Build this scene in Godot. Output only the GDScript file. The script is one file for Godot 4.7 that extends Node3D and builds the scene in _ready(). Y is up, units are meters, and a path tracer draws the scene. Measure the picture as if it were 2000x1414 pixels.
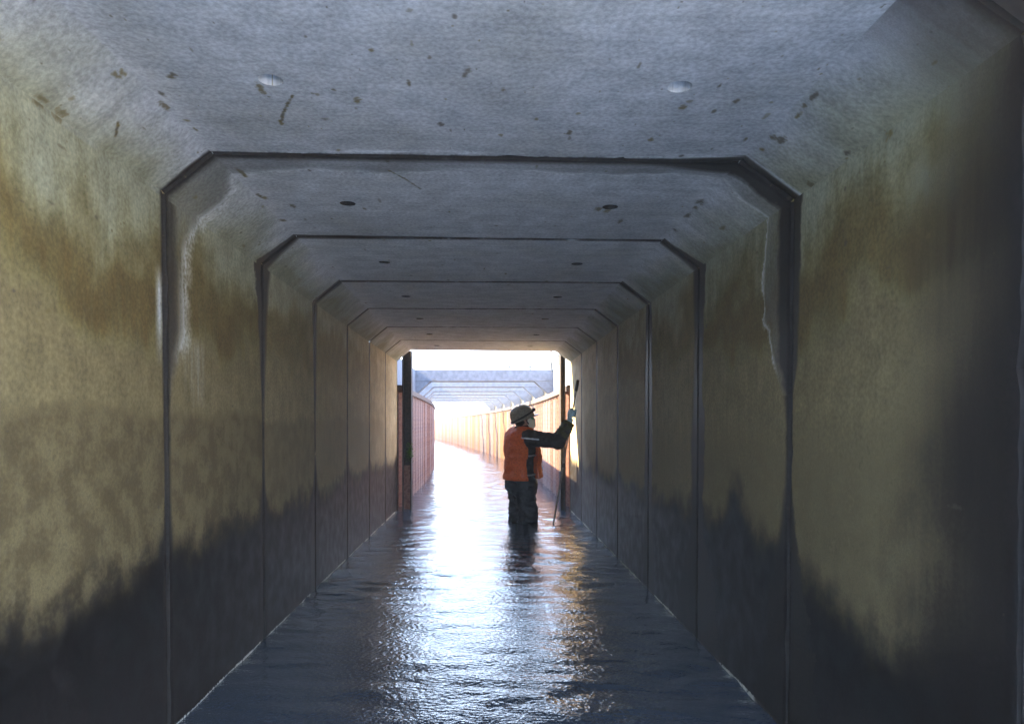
extends Node3D
# A flooded box culvert seen from inside. y is up, the water surface is y = 0,
# depth d runs away from the camera along -z. Units are metres.

const EYE := 1.184
const FPX := 1400.0            # focal length in pixels of the 2000 px wide photograph
const PITCH := 1.1988          # length of one culvert segment
const BED := -0.40
var rng := RandomNumberGenerator.new()
var M := {}
var taken := {}

# ------------------------------------------------------------------ small helpers
func numbered(called: String) -> String:
	if not taken.has(called):
		taken[called] = 0
		return called
	taken[called] += 1
	return "%s_%03d" % [called, taken[called]]

func tag(o: Node3D, label: String, category: String, group := "") -> Node3D:
	o.set_meta("label", label)
	o.set_meta("category", category)
	if group != "":
		o.set_meta("group", group)
	return o

func thing(called: String, label: String, category: String, at := Vector3.ZERO, turn := 0.0, group := "") -> Node3D:
	var o := Node3D.new()
	o.name = numbered(called)
	add_child(o)
	o.position = at
	o.rotation.y = turn
	tag(o, label, category, group)
	return o

func part(called: String, mesh: Mesh, mat: Material, parent: Node3D) -> MeshInstance3D:
	var o := MeshInstance3D.new()
	o.name = called if parent != self else numbered(called)
	o.mesh = mesh
	o.material_override = mat
	parent.add_child(o, true)
	return o

func structure(called: String, mesh: Mesh, mat: Material) -> MeshInstance3D:
	var o := part(called, mesh, mat, self)
	o.set_meta("kind", "structure")
	return o

func mb() -> SurfaceTool:
	var st := SurfaceTool.new()
	st.begin(Mesh.PRIMITIVE_TRIANGLES)
	return st

func tri(st: SurfaceTool, a: Vector3, b: Vector3, c: Vector3, out_dir: Vector3, ua := Vector2.ZERO, ub := Vector2.ZERO, uc := Vector2.ZERO) -> void:
	var n := (c - a).cross(b - a)
	if n.length_squared() < 1e-16:
		return
	n = n.normalized()
	if n.dot(out_dir) < 0.0:
		var t := b
		b = c
		c = t
		var tu := ub
		ub = uc
		uc = tu
		n = -n
	st.set_normal(n); st.set_uv(ua); st.add_vertex(a)
	st.set_normal(n); st.set_uv(ub); st.add_vertex(b)
	st.set_normal(n); st.set_uv(uc); st.add_vertex(c)

func quad(st: SurfaceTool, a: Vector3, b: Vector3, c: Vector3, d: Vector3, out_dir: Vector3, ua := Vector2.ZERO, ub := Vector2.ZERO, uc := Vector2.ZERO, ud := Vector2.ZERO) -> void:
	tri(st, a, b, c, out_dir, ua, ub, uc)
	tri(st, a, c, d, out_dir, ua, uc, ud)

# a box with chamfered edges
func bevel_box(st: SurfaceTool, xf: Transform3D, size: Vector3, bev := 0.01) -> void:
	var h := size * 0.5
	bev = minf(bev, minf(h.x, minf(h.y, h.z)) * 0.8)
	var i := h - Vector3.ONE * bev
	for ax in 3:
		var u := (ax + 1) % 3
		var v := (ax + 2) % 3
		for s in [-1.0, 1.0]:
			var p: Array[Vector3] = []
			for q in [[-1.0, -1.0], [1.0, -1.0], [1.0, 1.0], [-1.0, 1.0]]:
				var w := Vector3.ZERO
				w[ax] = s * h[ax]
				w[u] = q[0] * i[u]
				w[v] = q[1] * i[v]
				p.append(xf * w)
			var o := Vector3.ZERO
			o[ax] = s
			quad(st, p[0], p[1], p[2], p[3], xf.basis * o, Vector2(0, 0), Vector2(1, 0), Vector2(1, 1), Vector2(0, 1))
		for s1 in [-1.0, 1.0]:
			for s2 in [-1.0, 1.0]:
				var e: Array[Vector3] = []
				for q in [[-1.0, 0], [1.0, 0], [1.0, 1], [-1.0, 1]]:
					var w := Vector3.ZERO
					w[ax] = q[0] * i[ax]
					w[u] = s1 * (h[u] if q[1] == 0 else i[u])
					w[v] = s2 * (i[v] if q[1] == 0 else h[v])
					e.append(xf * w)
				var o := Vector3.ZERO
				o[u] = s1
				o[v] = s2
				quad(st, e[0], e[1], e[2], e[3], xf.basis * o)
	for sx in [-1.0, 1.0]:
		for sy in [-1.0, 1.0]:
			for sz in [-1.0, 1.0]:
				tri(st, xf * Vector3(sx * h.x, sy * i.y, sz * i.z), xf * Vector3(sx * i.x, sy * h.y, sz * i.z), xf * Vector3(sx * i.x, sy * i.y, sz * h.z), xf.basis * Vector3(sx, sy, sz))

func box_mesh(size: Vector3, at := Vector3.ZERO, bev := 0.01, basis := Basis()) -> ArrayMesh:
	var st := mb()
	bevel_box(st, Transform3D(basis, at), size, bev)
	return st.commit()

# a tube through points with radii
func tube(st: SurfaceTool, pts: Array, radii: Array, sides := 10) -> void:
	var n := pts.size()
	var rings := []
	for k in n:
		var dir: Vector3 = (pts[mini(k + 1, n - 1)] - pts[maxi(k - 1, 0)]).normalized()
		var up := Vector3.UP if absf(dir.y) < 0.9 else Vector3.RIGHT
		var a := dir.cross(up).normalized()
		var b := a.cross(dir).normalized()
		var r := []
		for j in sides:
			var w := TAU * j / sides
			r.append([pts[k] + (a * cos(w) + b * sin(w)) * radii[k], a * cos(w) + b * sin(w)])
		rings.append(r)
	for k in n - 1:
		for j in sides:
			var j2 := (j + 1) % sides
			var q := [rings[k][j], rings[k][j2], rings[k + 1][j2], rings[k + 1][j]]
			var fl: bool = (q[2][0] - q[0][0]).cross(q[1][0] - q[0][0]).dot(q[0][1] + q[1][1]) < 0.0
			var order := [0, 2, 1, 0, 3, 2] if fl else [0, 1, 2, 0, 2, 3]
			for o in order:
				st.set_normal(q[o][1]); st.set_uv(Vector2.ZERO); st.add_vertex(q[o][0])
	for e in [0, n - 1]:
		var od: Vector3 = (pts[0] - pts[1]) if e == 0 else (pts[n - 1] - pts[n - 2])
		for j in range(1, sides - 1):
			tri(st, rings[e][0][0], rings[e][j][0], rings[e][j + 1][0], od)

# ------------------------------------------------------------------ layout of the place
func ring_d(k: int) -> float:
	return 2.758 + PITCH * (k - 1)

func bend(at: float) -> float:      # where the middle of the open channel runs
	var d := at / 0.8
	var P := [[-40.0, 0.0], [12.5, -0.02], [20.0, -0.09], [27.5, -0.40], [35.0, -0.93], [43.8, -1.72], [60.0, -3.45], [80.0, -5.8], [105.0, -9.2], [150.0, -16.0], [400.0, -60.0]]
	for i in P.size() - 1:
		if d <= P[i + 1][0]:
			var p0: float = P[maxi(i - 1, 0)][1]
			var p1: float = P[i][1]
			var p2: float = P[i + 1][1]
			var p3: float = P[mini(i + 2, P.size() - 1)][1]
			var x0: float = P[maxi(i - 1, 0)][0]
			var x1: float = P[i][0]
			var x2: float = P[i + 1][0]
			var x3: float = P[mini(i + 2, P.size() - 1)][0]
			var m1 := (p2 - p0) / maxf(x2 - x0, 1e-3)
			var m2 := (p3 - p1) / maxf(x3 - x1, 1e-3)
			var t := clampf((d - x1) / (x2 - x1), 0.0, 1.0)
			var h := x2 - x1
			var t2 := t * t
			var t3 := t2 * t
			return (2 * t3 - 3 * t2 + 1) * p1 + (t3 - 2 * t2 + t) * h * m1 + (-2 * t3 + 3 * t2) * p2 + (t3 - t2) * h * m2
	return -60.0

# inner outline of the culvert at joint k: left foot, left wall top, haunch, ceiling, haunch, right foot
func outline(k: int) -> Array:
	var tilt: float = {-1: 0.036, 0: 0.036, 1: 0.032, 2: 0.023, 3: 0.012, 4: 0.009, 5: 0.006, 6: 0.013, 7: 0.022}[k]
	var tap: float = {-1: 0.012, 0: 0.012, 1: 0.012, 2: 0.007, 3: 0.004, 4: 0.0, 5: 0.0, 6: 0.0, 7: 0.0}[k]
	var c := -0.0302
	var yl := EYE + 1.029 + tilt * 0.5
	var yr := EYE + 1.029 - tilt * 0.5
	return [Vector2(c - 1.2 + tap * 1.3, -0.45), Vector2(c - 1.2 - tap, yl - 0.152), Vector2(c - 1.2 - tap + 0.188, yl),
		Vector2(c + 1.2 + tap - 0.203, yr), Vector2(c + 1.2 + tap, yr - 0.150), Vector2(c + 1.2 - tap * 1.3, -0.45)]

const WALL_Y0 := -0.10          # the textures of the walls begin here (below is under water)
const SEC := [2.16, 0.242, 2.01, 0.252, 2.16]   # lengths of the five strips of the unrolled outline
var PER := 6.824

# ------------------------------------------------------------------ textures
func noise_bytes(sd: int, w: int, h: int, fx: float, fy: float, oct := 3) -> PackedByteArray:
	# values 0..255; fx, fy = periods in pixels
	var n := FastNoiseLite.new()
	n.seed = sd
	n.noise_type = FastNoiseLite.TYPE_SIMPLEX_SMOOTH
	n.fractal_octaves = oct
	n.frequency = 1.0 / maxf(minf(fx, fy), 1.0)
	var m := minf(fx, fy)
	var im := n.get_image(maxi(int(w * m / fx), 2), maxi(int(h * m / fy), 2), false, false, false)
	# get_image without normalising keeps -1..1 mapped on 0..255
	if im.get_width() != w or im.get_height() != h:
		im.resize(w, h, Image.INTERPOLATE_CUBIC)
	im.convert(Image.FORMAT_L8)
	return im.get_data()

func key(points: Array, x: float) -> float:     # piecewise linear, points [[x, y], ...]
	if x <= points[0][0]:
		return points[0][1]
	for i in range(1, points.size()):
		if x <= points[i][0]:
			return lerpf(points[i - 1][1], points[i][1], (x - points[i - 1][0]) / maxf(points[i][0] - points[i - 1][0], 1e-6))
	return points[points.size() - 1][1]

# damp width (m) along a joint: per strip; walls are keyed by height above the water
var DAMP := {}
func damp_tables() -> void:
	# [left wall by y], left haunch 0..1, ceiling 0..1, right haunch 0..1, [right wall by y], colours: strength
	DAMP["1far"] = [[[0.0, 0.05], [0.72, 0.035], [0.95, 0.008], [1.2, 0.006], [1.30, 0.03], [1.42, 0.10], [1.55, 0.17], [1.7, 0.17], [1.9, 0.22], [2.06, 0.36]], [[0.0, 0.36], [0.5, 0.40], [1.0, 0.20]],
		[[0.0, 0.20], [0.1, 0.15], [0.3, 0.17], [0.5, 0.13], [0.7, 0.16], [0.9, 0.14], [1.0, 0.2]], [[0.0, 0.2], [0.5, 0.24], [1.0, 0.25]],
		[[0.0, 0.32], [0.5, 0.18], [0.76, 0.10], [0.95, 0.035], [1.15, 0.008], [1.30, 0.05], [1.42, 0.13], [1.55, 0.20], [1.7, 0.24], [2.06, 0.25]]]
	DAMP["1near"] = [[[0.0, 0.03], [0.72, 0.02], [0.95, 0.004], [1.3, 0.012], [1.6, 0.016], [2.06, 0.02]], [[0.0, 0.02], [0.5, 0.03], [1.0, 0.02]],
		[[0.0, 0.02], [0.15, 0.008], [0.85, 0.004], [0.93, 0.03], [1.0, 0.06]], [[0.0, 0.06], [1.0, 0.045]],
		[[0.0, 0.2], [0.3, 0.14], [0.55, 0.08], [0.8, 0.035], [0.98, 0.008], [1.3, 0.012], [1.4, 0.03], [1.6, 0.035], [1.8, 0.04], [2.06, 0.05]]]
	DAMP["2"] = [[[0.0, 0.03], [0.72, 0.02], [1.0, 0.0], [1.35, 0.01], [1.6, 0.025], [1.9, 0.04], [2.06, 0.06]], [[0.0, 0.06], [0.5, 0.04], [1.0, 0.03]],
		[[0.0, 0.04], [0.4, 0.02], [0.6, 0.01], [1.0, 0.02]], [[0.0, 0.03], [0.5, 0.035], [1.0, 0.055]],
		[[0.0, 0.2], [0.4, 0.12], [0.6, 0.05], [0.9, 0.045], [1.1, 0.05], [1.3, 0.045], [1.7, 0.035], [2.06, 0.055]]]
	DAMP["3"] = [[[0.0, 0.06], [0.72, 0.03], [0.95, 0.0], [1.5, 0.012], [2.06, 0.03]], [[0.0, 0.03], [1.0, 0.03]],
		[[0.0, 0.03], [0.5, 0.012], [1.0, 0.02]], [[0.0, 0.03], [1.0, 0.035]],
		[[0.0, 0.08], [0.5, 0.05], [0.9, 0.045], [1.5, 0.045], [2.06, 0.035]]]
	DAMP["4"] = [[[0.0, 0.03], [0.72, 0.02], [1.2, 0.008], [2.06, 0.012]], [[0.0, 0.012], [1.0, 0.012]],
		[[0.0, 0.01], [0.5, 0.004], [1.0, 0.01]], [[0.0, 0.014], [1.0, 0.014]],
		[[0.0, 0.04], [0.5, 0.02], [1.2, 0.014], [2.06, 0.014]]]

func wide(t: Array, k: float) -> Array:
	var out := []
	for q in t.size():
		var row := []
		for p in t[q]:
			row.append([p[0], p[1] * (k if q == 0 or q == 4 else (1.0 if q == 2 else 0.5 + 0.5 * k))])
		out.append(row)
	return out

func damp_for(joint: int, far_side: bool) -> Array:
	if joint == 1:
		return DAMP["1far"] if far_side else DAMP["1near"]
	if joint == 2:
		return DAMP["2wide"]
	if joint == 3:
		return DAMP["3wide"]
	return DAMP["4wide"]

func concrete_texture(seg: int, W: int, H: int) -> ImageTexture:
	var pm := W / PER               # pixels per metre along the outline
	var pl := H / PITCH
	var s0 := 100 + seg * 37
	var nA := noise_bytes(s0, W, H, 0.75 * pm, 0.75 * pl, 3)
	var nB := noise_bytes(s0 + 1, W, H, 0.16 * pm, 0.16 * pl, 4)
	var nC := noise_bytes(s0 + 2, W, H, 0.022 * pm, 0.022 * pl, 2)
	var nS := noise_bytes(s0 + 3, W, H, 0.5 * pm, 0.05 * pl, 3)     # streaks that run down the walls
	var r := RandomNumberGenerator.new()
	r.seed = s0 + 9
	var buf := PackedByteArray()
	buf.resize(W * H * 4)
	var dn := damp_for(seg, true)
	var df := damp_for(seg + 1, false)
	# columns
	var base := PackedVector3Array(); base.resize(W)
	var hy := PackedFloat32Array(); hy.resize(W)
	var wall := PackedFloat32Array(); wall.resize(W)
	var wn := PackedFloat32Array(); wn.resize(W)
	var wf := PackedFloat32Array(); wf.resize(W)
	var side := PackedByteArray(); side.resize(W)
	for c in W:
		var s := (c + 0.5) / pm
		var sec := 0
		while sec < 4 and s > SEC[sec]:
			s -= SEC[sec]
			sec += 1
		var y := 2.2
		var f: float = s / SEC[sec]
		if sec == 0:
			y = WALL_Y0 + s
			wn[c] = key(dn[0], y); wf[c] = key(df[0], y)
		elif sec == 4:
			y = WALL_Y0 + SEC[4] - s
			wn[c] = key(dn[4], y); wf[c] = key(df[4], y)
		elif sec == 1 or sec == 3:
			y = 2.13
			wn[c] = key(dn[sec], f); wf[c] = key(df[sec], f)
		else:
			wn[c] = key(dn[2], f); wf[c] = key(df[2], f)
		hy[c] = y
		side[c] = sec
		wall[c] = 1.0 if sec == 0 or sec == 4 else 0.0
	var L := PITCH
	var hole_t := L * 0.5
	for row in H:
		var t := (row + 0.5) / pl
		var tf := L - t
		var hump := 0.0
		if seg == 1:                                   # the dark hill on the right wall
			hump = 0.20 * exp(-pow((t - 0.62) / 0.16, 2.0))
		for c in W:
			var i := row * W + c
			var a := nA[i] / 255.0 - 0.5
			var b := nB[i] / 255.0 - 0.5
			var e := nC[i] / 255.0 - 0.5
			var st := nS[i] / 255.0 - 0.5
			var y := hy[c]
			var c0: float = [0.69, 0.74, 0.80, 0.82, 0.82, 0.82, 0.82][seg]  # ceiling painted darker in the near segments to hold down their brightness
			var cr := c0; var cg := c0 + 0.005; var cb := c0 + 0.01
			var rough := 0.85
			var sd := side[c]
			if wall[c] > 0.5:
				var yy := y + a * 0.44 + b * 0.07 + st * 0.06
				# pale grey high up, ochre film, paler band, mottled film, black wet foot
				var k := smoothstep(2.04, 1.70, yy)
				cr = lerpf(0.57, 0.47, k); cg = lerpf(0.565, 0.435, k); cb = lerpf(0.475, 0.28, k)
				k = smoothstep(1.94, 1.72, yy) * smoothstep(1.48, 1.64, yy) * clampf(0.75 + st * 0.7 + a * 0.7, 0.0, 1.0)
				cr = lerpf(cr, 0.38, k); cg = lerpf(cg, 0.315, k); cb = lerpf(cb, 0.18, k)
				k = smoothstep(1.62, 1.46, yy)
				cr = lerpf(cr, 0.465, k); cg = lerpf(cg, 0.41, k); cb = lerpf(cb, 0.28, k)
				var ym := y + a * 0.10 + st * 0.04
				k = smoothstep(1.26, 1.19, ym) if sd == 0 else smoothstep(1.30, 0.95, ym) * 0.5
				var mo := clampf(0.55 + b * 2.2 + e * 1.2 + st * 0.7 + a * 0.6, 0.0, 1.0) * k
				cr = lerpf(cr, 0.28, mo * 0.75); cg = lerpf(cg, 0.235, mo * 0.75); cb = lerpf(cb, 0.155, mo * 0.75)
				var pale: float = [0.0, 0.06, 0.25, 0.45, 0.65, 0.8, 0.9][seg] * clampf(0.85 + a * 0.6, 0.0, 1.0)  # walls painted paler towards the mouth, standing in for its light
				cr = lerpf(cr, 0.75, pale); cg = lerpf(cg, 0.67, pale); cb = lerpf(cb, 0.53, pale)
				# wet foot with a soft uneven upper edge, drawn up along the joints
				var foot := 0.765 + b * 0.11 + st * 0.025 + a * 0.16
				foot += 0.16 * exp(-t / 0.09) + 0.16 * exp(-tf / 0.09)
				if sd == 4:
					foot += hump - (0.12 if seg == 0 else 0.0)
				k = smoothstep(-0.02, 0.20, foot - y + e * 0.03)
				var low := clampf((0.62 - y) / 0.4, 0.0, 1.0)
				cr = lerpf(cr, 0.085 + low * 0.06 + b * 0.06, k); cg = lerpf(cg, 0.07 + low * 0.05 + b * 0.06, k); cb = lerpf(cb, 0.06 + low * 0.05 + b * 0.06, k)
				rough = lerpf(rough, 0.52 + b * 0.3, k)
				if y < 0.010 + a * 0.02 + e * 0.012 and y > -0.01 and e > -0.25:
					cr = 0.74; cg = 0.72; cb = 0.66; rough = 0.7
			elif sd == 1 or sd == 3:
				var hf := ((c + 0.5) / pm - SEC[0]) / SEC[1] if sd == 1 else (PER - SEC[4] - (c + 0.5) / pm) / SEC[3]
				var k := clampf(1.05 - hf + a * 1.2, 0.0, 1.0)
				cr = lerpf(cr, 0.545, k); cg = lerpf(cg, 0.54, k); cb = lerpf(cb, 0.45, k)
			else:
				var k := clampf(a * 1.6 + b * 0.5, 0.0, 1.0)
				cr = lerpf(cr, c0 - 0.09, k); cg = lerpf(cg, c0 - 0.095, k); cb = lerpf(cb, c0 - 0.12, k)
			var g := 1.0 + b * 0.22 + e * 0.24 + st * 0.12 + (r.randf() - 0.5) * 0.12
			# damp next to the joints
			var near_w := wn[c] * (1.0 + a * 0.55 + b * 0.30 + e * 0.08)
			var far_w := wf[c] * (1.0 + a * 0.5 + b * 0.6 + e * 0.2)
			if t < near_w + 0.08 and near_w > 0.003:
				var k := clampf((near_w - t) / 0.05 + 0.5, 0.0, 1.0)
				var core := clampf((near_w * 0.28 - t) / 0.03 + 0.5, 0.0, 1.0)
				if seg == 1 and (sd != 4 or y > 1.30) and (sd != 0 or y > 1.30):
					core = clampf((minf(0.05 + 0.07 * smoothstep(0.82, 1.0, ((c + 0.5) / pm - SEC[0] - SEC[1]) / SEC[2]) * (1.0 if sd == 2 else 0.0), near_w * 0.7) - t) / 0.04 + 0.5, 0.0, 1.0)
					if sd == 3 or sd == 4:
						core = clampf((minf(0.12, near_w * 0.7) + b * 0.06 - t) / 0.04 + 0.5, 0.0, 1.0)
					elif sd == 0:
						core = clampf((minf(0.10, near_w * 0.7) + b * 0.05 - t) / 0.06 + 0.5, 0.0, 1.0)
					var dk := k * clampf(0.40 + a * 0.5 + b * 0.5, 0.1, 0.8)
					cr = lerpf(cr, 0.34, dk); cg = lerpf(cg, 0.335, dk); cb = lerpf(cb, 0.33, dk)
					core *= 0.9 if sd >= 3 else (0.6 if sd < 2 else 0.6 + 0.3 * smoothstep(0.82, 1.0, ((c + 0.5) / pm - SEC[0] - SEC[1]) / SEC[2]))
				else:
					core = maxf(core, k * 0.85)
				cr = lerpf(cr, 0.15, core); cg = lerpf(cg, 0.12, core); cb = lerpf(cb, 0.10, core)
				rough = lerpf(rough, 0.55, k)
				if seg == 1 and near_w > 0.09 and y > 1.30:          # the lime line at the edge of the damp
					var lw := 0.018 + maxf(b, 0.0) * 0.05
					if sd <= 1:
						lw = (0.10 if sd == 1 else (0.085 if sd == 0 else 0.06)) + b * 0.07
					var ll := pow(clampf(1.0 - absf(t - near_w - 0.01) / lw, 0.0, 1.0), 1.4) * clampf((0.72 if sd != 2 else 0.55) + st * 1.3 + e * 0.6 + a * 0.5, 0.0, 0.68) * smoothstep(0.09, 0.15, near_w)
					cr = lerpf(cr, 0.83, ll); cg = lerpf(cg, 0.83, ll); cb = lerpf(cb, 0.83, ll)
			if seg == 1 and sd == 0 and y > 1.26 and y < 1.56:       # lime that ran down the wall
				var k := clampf((y - 1.26 + st * 0.35) / 0.2, 0.0, 1.0) * clampf((1.56 - y) / 0.05, 0.0, 1.0) * clampf((t - 0.16) / 0.03, 0.0, 1.0) * clampf((0.40 - t) / 0.05, 0.0, 1.0) * clampf(0.75 + st * 1.6, 0.0, 1.0)
				cr = lerpf(cr, 0.66, k * 0.45); cg = lerpf(cg, 0.65, k * 0.45); cb = lerpf(cb, 0.60, k * 0.45)
			if tf < far_w + 0.03 and far_w > 0.003:
				var k := clampf((far_w - tf) / 0.02 + 0.5, 0.0, 1.0) * 0.85
				cr = lerpf(cr, 0.17, k); cg = lerpf(cg, 0.14, k); cb = lerpf(cb, 0.115, k)
				rough = lerpf(rough, 0.5, k)
			if seg == 0:
				# pale lime along the far edge, in places; dark stain and painted shade on the right wall towards the rear
				var lk := 0.0
				if sd == 2:
					lk = clampf(1.0 - absf(tf - 0.045) / 0.025, 0.0, 1.0) * clampf(st * 4.0 + 0.2, 0.0, 1.0)
				elif sd == 3:
					lk = clampf(1.0 - absf(tf - 0.07) / 0.018, 0.0, 1.0) * 0.8
				elif sd == 0 and y > 1.4 and y < 1.8:
					lk = clampf(1.0 - absf(tf - 0.045) / 0.04, 0.0, 1.0) * clampf((y - 1.4) / 0.2, 0.0, 1.0) * clampf((1.8 - y) / 0.1, 0.0, 1.0) * 0.9
				cr = lerpf(cr, 0.80, lk); cg = lerpf(cg, 0.81, lk); cb = lerpf(cb, 0.81, lk)
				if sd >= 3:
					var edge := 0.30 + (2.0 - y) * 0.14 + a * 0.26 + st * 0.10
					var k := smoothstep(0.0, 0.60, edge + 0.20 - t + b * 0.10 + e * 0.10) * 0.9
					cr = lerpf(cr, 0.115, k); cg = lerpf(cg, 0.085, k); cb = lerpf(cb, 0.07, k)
			var gw := 0.050 if (seg == 1 and t < 0.3) or (seg == 0 and t > 0.6 and (sd == 1 or sd == 3)) else 0.028
			var grime := smoothstep(gw, gw * 0.25, minf(t, tf) + b * 0.02 + e * 0.006) * 0.85
			cr = lerpf(cr, 0.17, grime); cg = lerpf(cg, 0.155, grime); cb = lerpf(cb, 0.145, grime)
			rough = lerpf(rough, 0.95, grime)
			cr = clampf(cr * g, 0.03, 0.9); cg = clampf(cg * g, 0.03, 0.9); cb = clampf(cb * g, 0.03, 0.9)
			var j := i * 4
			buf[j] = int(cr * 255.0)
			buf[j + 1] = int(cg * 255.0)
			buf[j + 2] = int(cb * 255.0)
			buf[j + 3] = int(clampf(rough, 0.05, 1.0) * 255.0)
	# rust-brown spots and scars: [s, t, radius, stretch]
	var spots := []
	var n_spots: int = [260, 200, 110, 60, 40, 30, 30][seg]
	for q in n_spots:
		var on_ceiling := r.randf() < 0.72
		var s := r.randf_range(1.6, 5.2) if on_ceiling else r.randf_range(0.9, 6.0)
		var big := pow(r.randf(), 5.0)
		spots.append([s, r.randf() * L, lerpf(0.0028, 0.014, big), r.randf_range(0.45, 1.0), lerpf(0.45, 0.85, r.randf())])
	if seg == 0:
		for p in [[90, 205], [128, 232], [247, 155], [322, 193], [345, 155], [340, 160], [370, 244], [328, 216], [515, 183], [388, 262], [700, 200], [862, 244], [1400, 160], [1432, 190], [1590, 178], [1572, 197], [1560, 215], [1510, 260], [1525, 266], [1268, 267], [1450, 264], [1490, 284], [1578, 353], [1326, 298], [1330, 203], [1110, 256], [800, 165], [235, 160], [1390, 210], [1650, 290], [1730, 262]]:
			var w := s_t_of(p[0], p[1])
			if w.z > 0.0:
				spots.append([w.x, w.y, r.randf_range(0.009, 0.019), r.randf_range(0.5, 0.95), 0.85])
	if seg == 1:
		for p in [[510, 388], [520, 392], [1184, 408], [1210, 428], [1370, 388], [1360, 400], [1345, 415], [1320, 445], [1410, 440], [555, 435], [672, 517], [1110, 516], [475, 343]]:
			var w := s_t_of(p[0], p[1])
			if w.z > 0.0:
				spots.append([w.x, w.y, r.randf_range(0.012, 0.024), r.randf_range(0.5, 0.95), 0.8])
	var lines := []
	if seg == 0:
		lines.append([[576, 192], [566, 208], [558, 225], [553, 246]])
		lines.append([[238, 250], [232, 278]])
	if seg == 1:
		lines.append([[760, 335], [790, 350], [825, 372]])
	for l in lines:
		for q in l.size() - 1:
			for z in 14:
				var f: float = z / 14.0
				var w := s_t_of(lerpf(l[q][0], l[q + 1][0], f), lerpf(l[q][1], l[q + 1][1], f))
				if w.z > 0.0:
					spots.append([w.x, w.y, 0.0045 + 0.002 * r.randf(), 1.0, 0.7])
		if l.size() == 4:
			var w := s_t_of(l[3][0], l[3][1])
			spots.append([w.x, w.y, 0.013, 0.7, 0.9])
	for sp in spots:
		var tone := r.randf()
		var col := Color(0.30, 0.27, 0.24).lerp(Color(0.42, 0.36, 0.20), tone)
		var rad: float = sp[2]
		var c0 := int((sp[0] - rad * 3.0) * pm)
		var c1 := int((sp[0] + rad * 3.0) * pm) + 1
		var r0 := int((sp[1] - rad * 3.0) * pl)
		var r1 := int((sp[1] + rad * 3.0) * pl) + 1
		for row in range(maxi(r0, 0), mini(r1, H)):
			for c in range(maxi(c0, 0), mini(c1, W)):
				var du: float = ((c + 0.5) / pm - sp[0]) / sp[3]
				var dv: float = ((row + 0.5) / pl - sp[1]) * sp[3]
				var i := row * W + c
				var rr := rad * (1.0 + (nC[i] / 255.0 - 0.5) * 1.6 + (nB[i] / 255.0 - 0.5) * 1.0)
				var k: float = clampf((rr - sqrt(du * du + dv * dv)) / (rad * 0.8) + 0.35, 0.0, 1.0) * sp[4] * 0.82
				if k > 0.0:
					var j := i * 4
					buf[j] = int(lerpf(buf[j], col.r * 255.0, k))
					buf[j + 1] = int(lerpf(buf[j + 1], col.g * 255.0, k))
					buf[j + 2] = int(lerpf(buf[j + 2], col.b * 255.0, k))
	var im := Image.create_from_data(W, H, false, Image.FORMAT_RGBA8, buf)
	return ImageTexture.create_from_image(im)

# where a pixel of the photograph lands on the inner face: (s along outline, t within segment, 1 if found); used to copy the scars of the concrete
func s_t_of(px: float, py: float) -> Vector3:
	var dx := (px - 949.0) / FPX
	var dy := (830.0 - py) / FPX
	var best := Vector3(0, 0, -1)
	var d := 1.029 / maxf(dy, 1e-4)                      # ceiling
	var k := floori((d - ring_d(0)) / PITCH)
	var x := dx * d
	var f := (x + 0.0302 + 1.2 - 0.188) / SEC[2]
	if dy > 0.0 and f > 0.0 and f < 1.0:
		best = Vector3(SEC[0] + SEC[1] + f * SEC[2], d - ring_d(k), 1.0)
	else:
		var left := dx < 0.0
		d = (1.2 + (0.0302 if left else -0.0302)) / maxf(absf(dx), 1e-4)
		var y := EYE + dy * d
		k = floori((d - ring_d(0)) / PITCH)
		if y > 2.06:
			# on the haunch: x = +-(1.2 - q), y = 2.06 + q * 0.8
			var sx := -1.0 if left else 1.0
			var c := -0.0302
			# solve c + sx * (1.2 - q) = dx * d; EYE + dy * d = 2.06 + 0.8 q
			var q := ((c + sx * 1.2) * dy - dx * (2.06 - EYE)) / (sx * dy + 0.8 * dx)
			d = (2.06 + 0.8 * q - EYE) / dy
			k = floori((d - ring_d(0)) / PITCH)
			var fr := clampf(q / 0.19, 0.0, 1.0)
			best = Vector3(SEC[0] + fr * SEC[1] if left else SEC[0] + SEC[1] + SEC[2] + (1.0 - fr) * SEC[3], d - ring_d(k), 1.0)
		else:
			best = Vector3(y - WALL_Y0 if left else PER - (y - WALL_Y0), d - ring_d(k), 1.0)
	return best

func noise_tex(sd: int, size: int, freq: float, ramp: Array, oct := 4) -> NoiseTexture2D:
	var n := FastNoiseLite.new()
	n.seed = sd
	n.frequency = freq
	n.fractal_octaves = oct
	n.noise_type = FastNoiseLite.TYPE_SIMPLEX_SMOOTH
	var t := NoiseTexture2D.new()
	t.width = size
	t.height = size
	t.seamless = true
	t.noise = n
	if ramp.size() > 0:
		var g := Gradient.new()
		var offs := PackedFloat32Array()
		var cols := PackedColorArray()
		for r in ramp:
			offs.append(r[0])
			cols.append(r[1])
		g.offsets = offs
		g.colors = cols
		t.color_ramp = g
	return t

func mat(called: String, color: Color, rough := 0.8, metal := 0.0) -> StandardMaterial3D:
	var m := StandardMaterial3D.new()
	m.resource_name = called
	m.albedo_color = color
	m.roughness = rough
	m.metallic = metal
	M[called] = m
	return m

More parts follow.
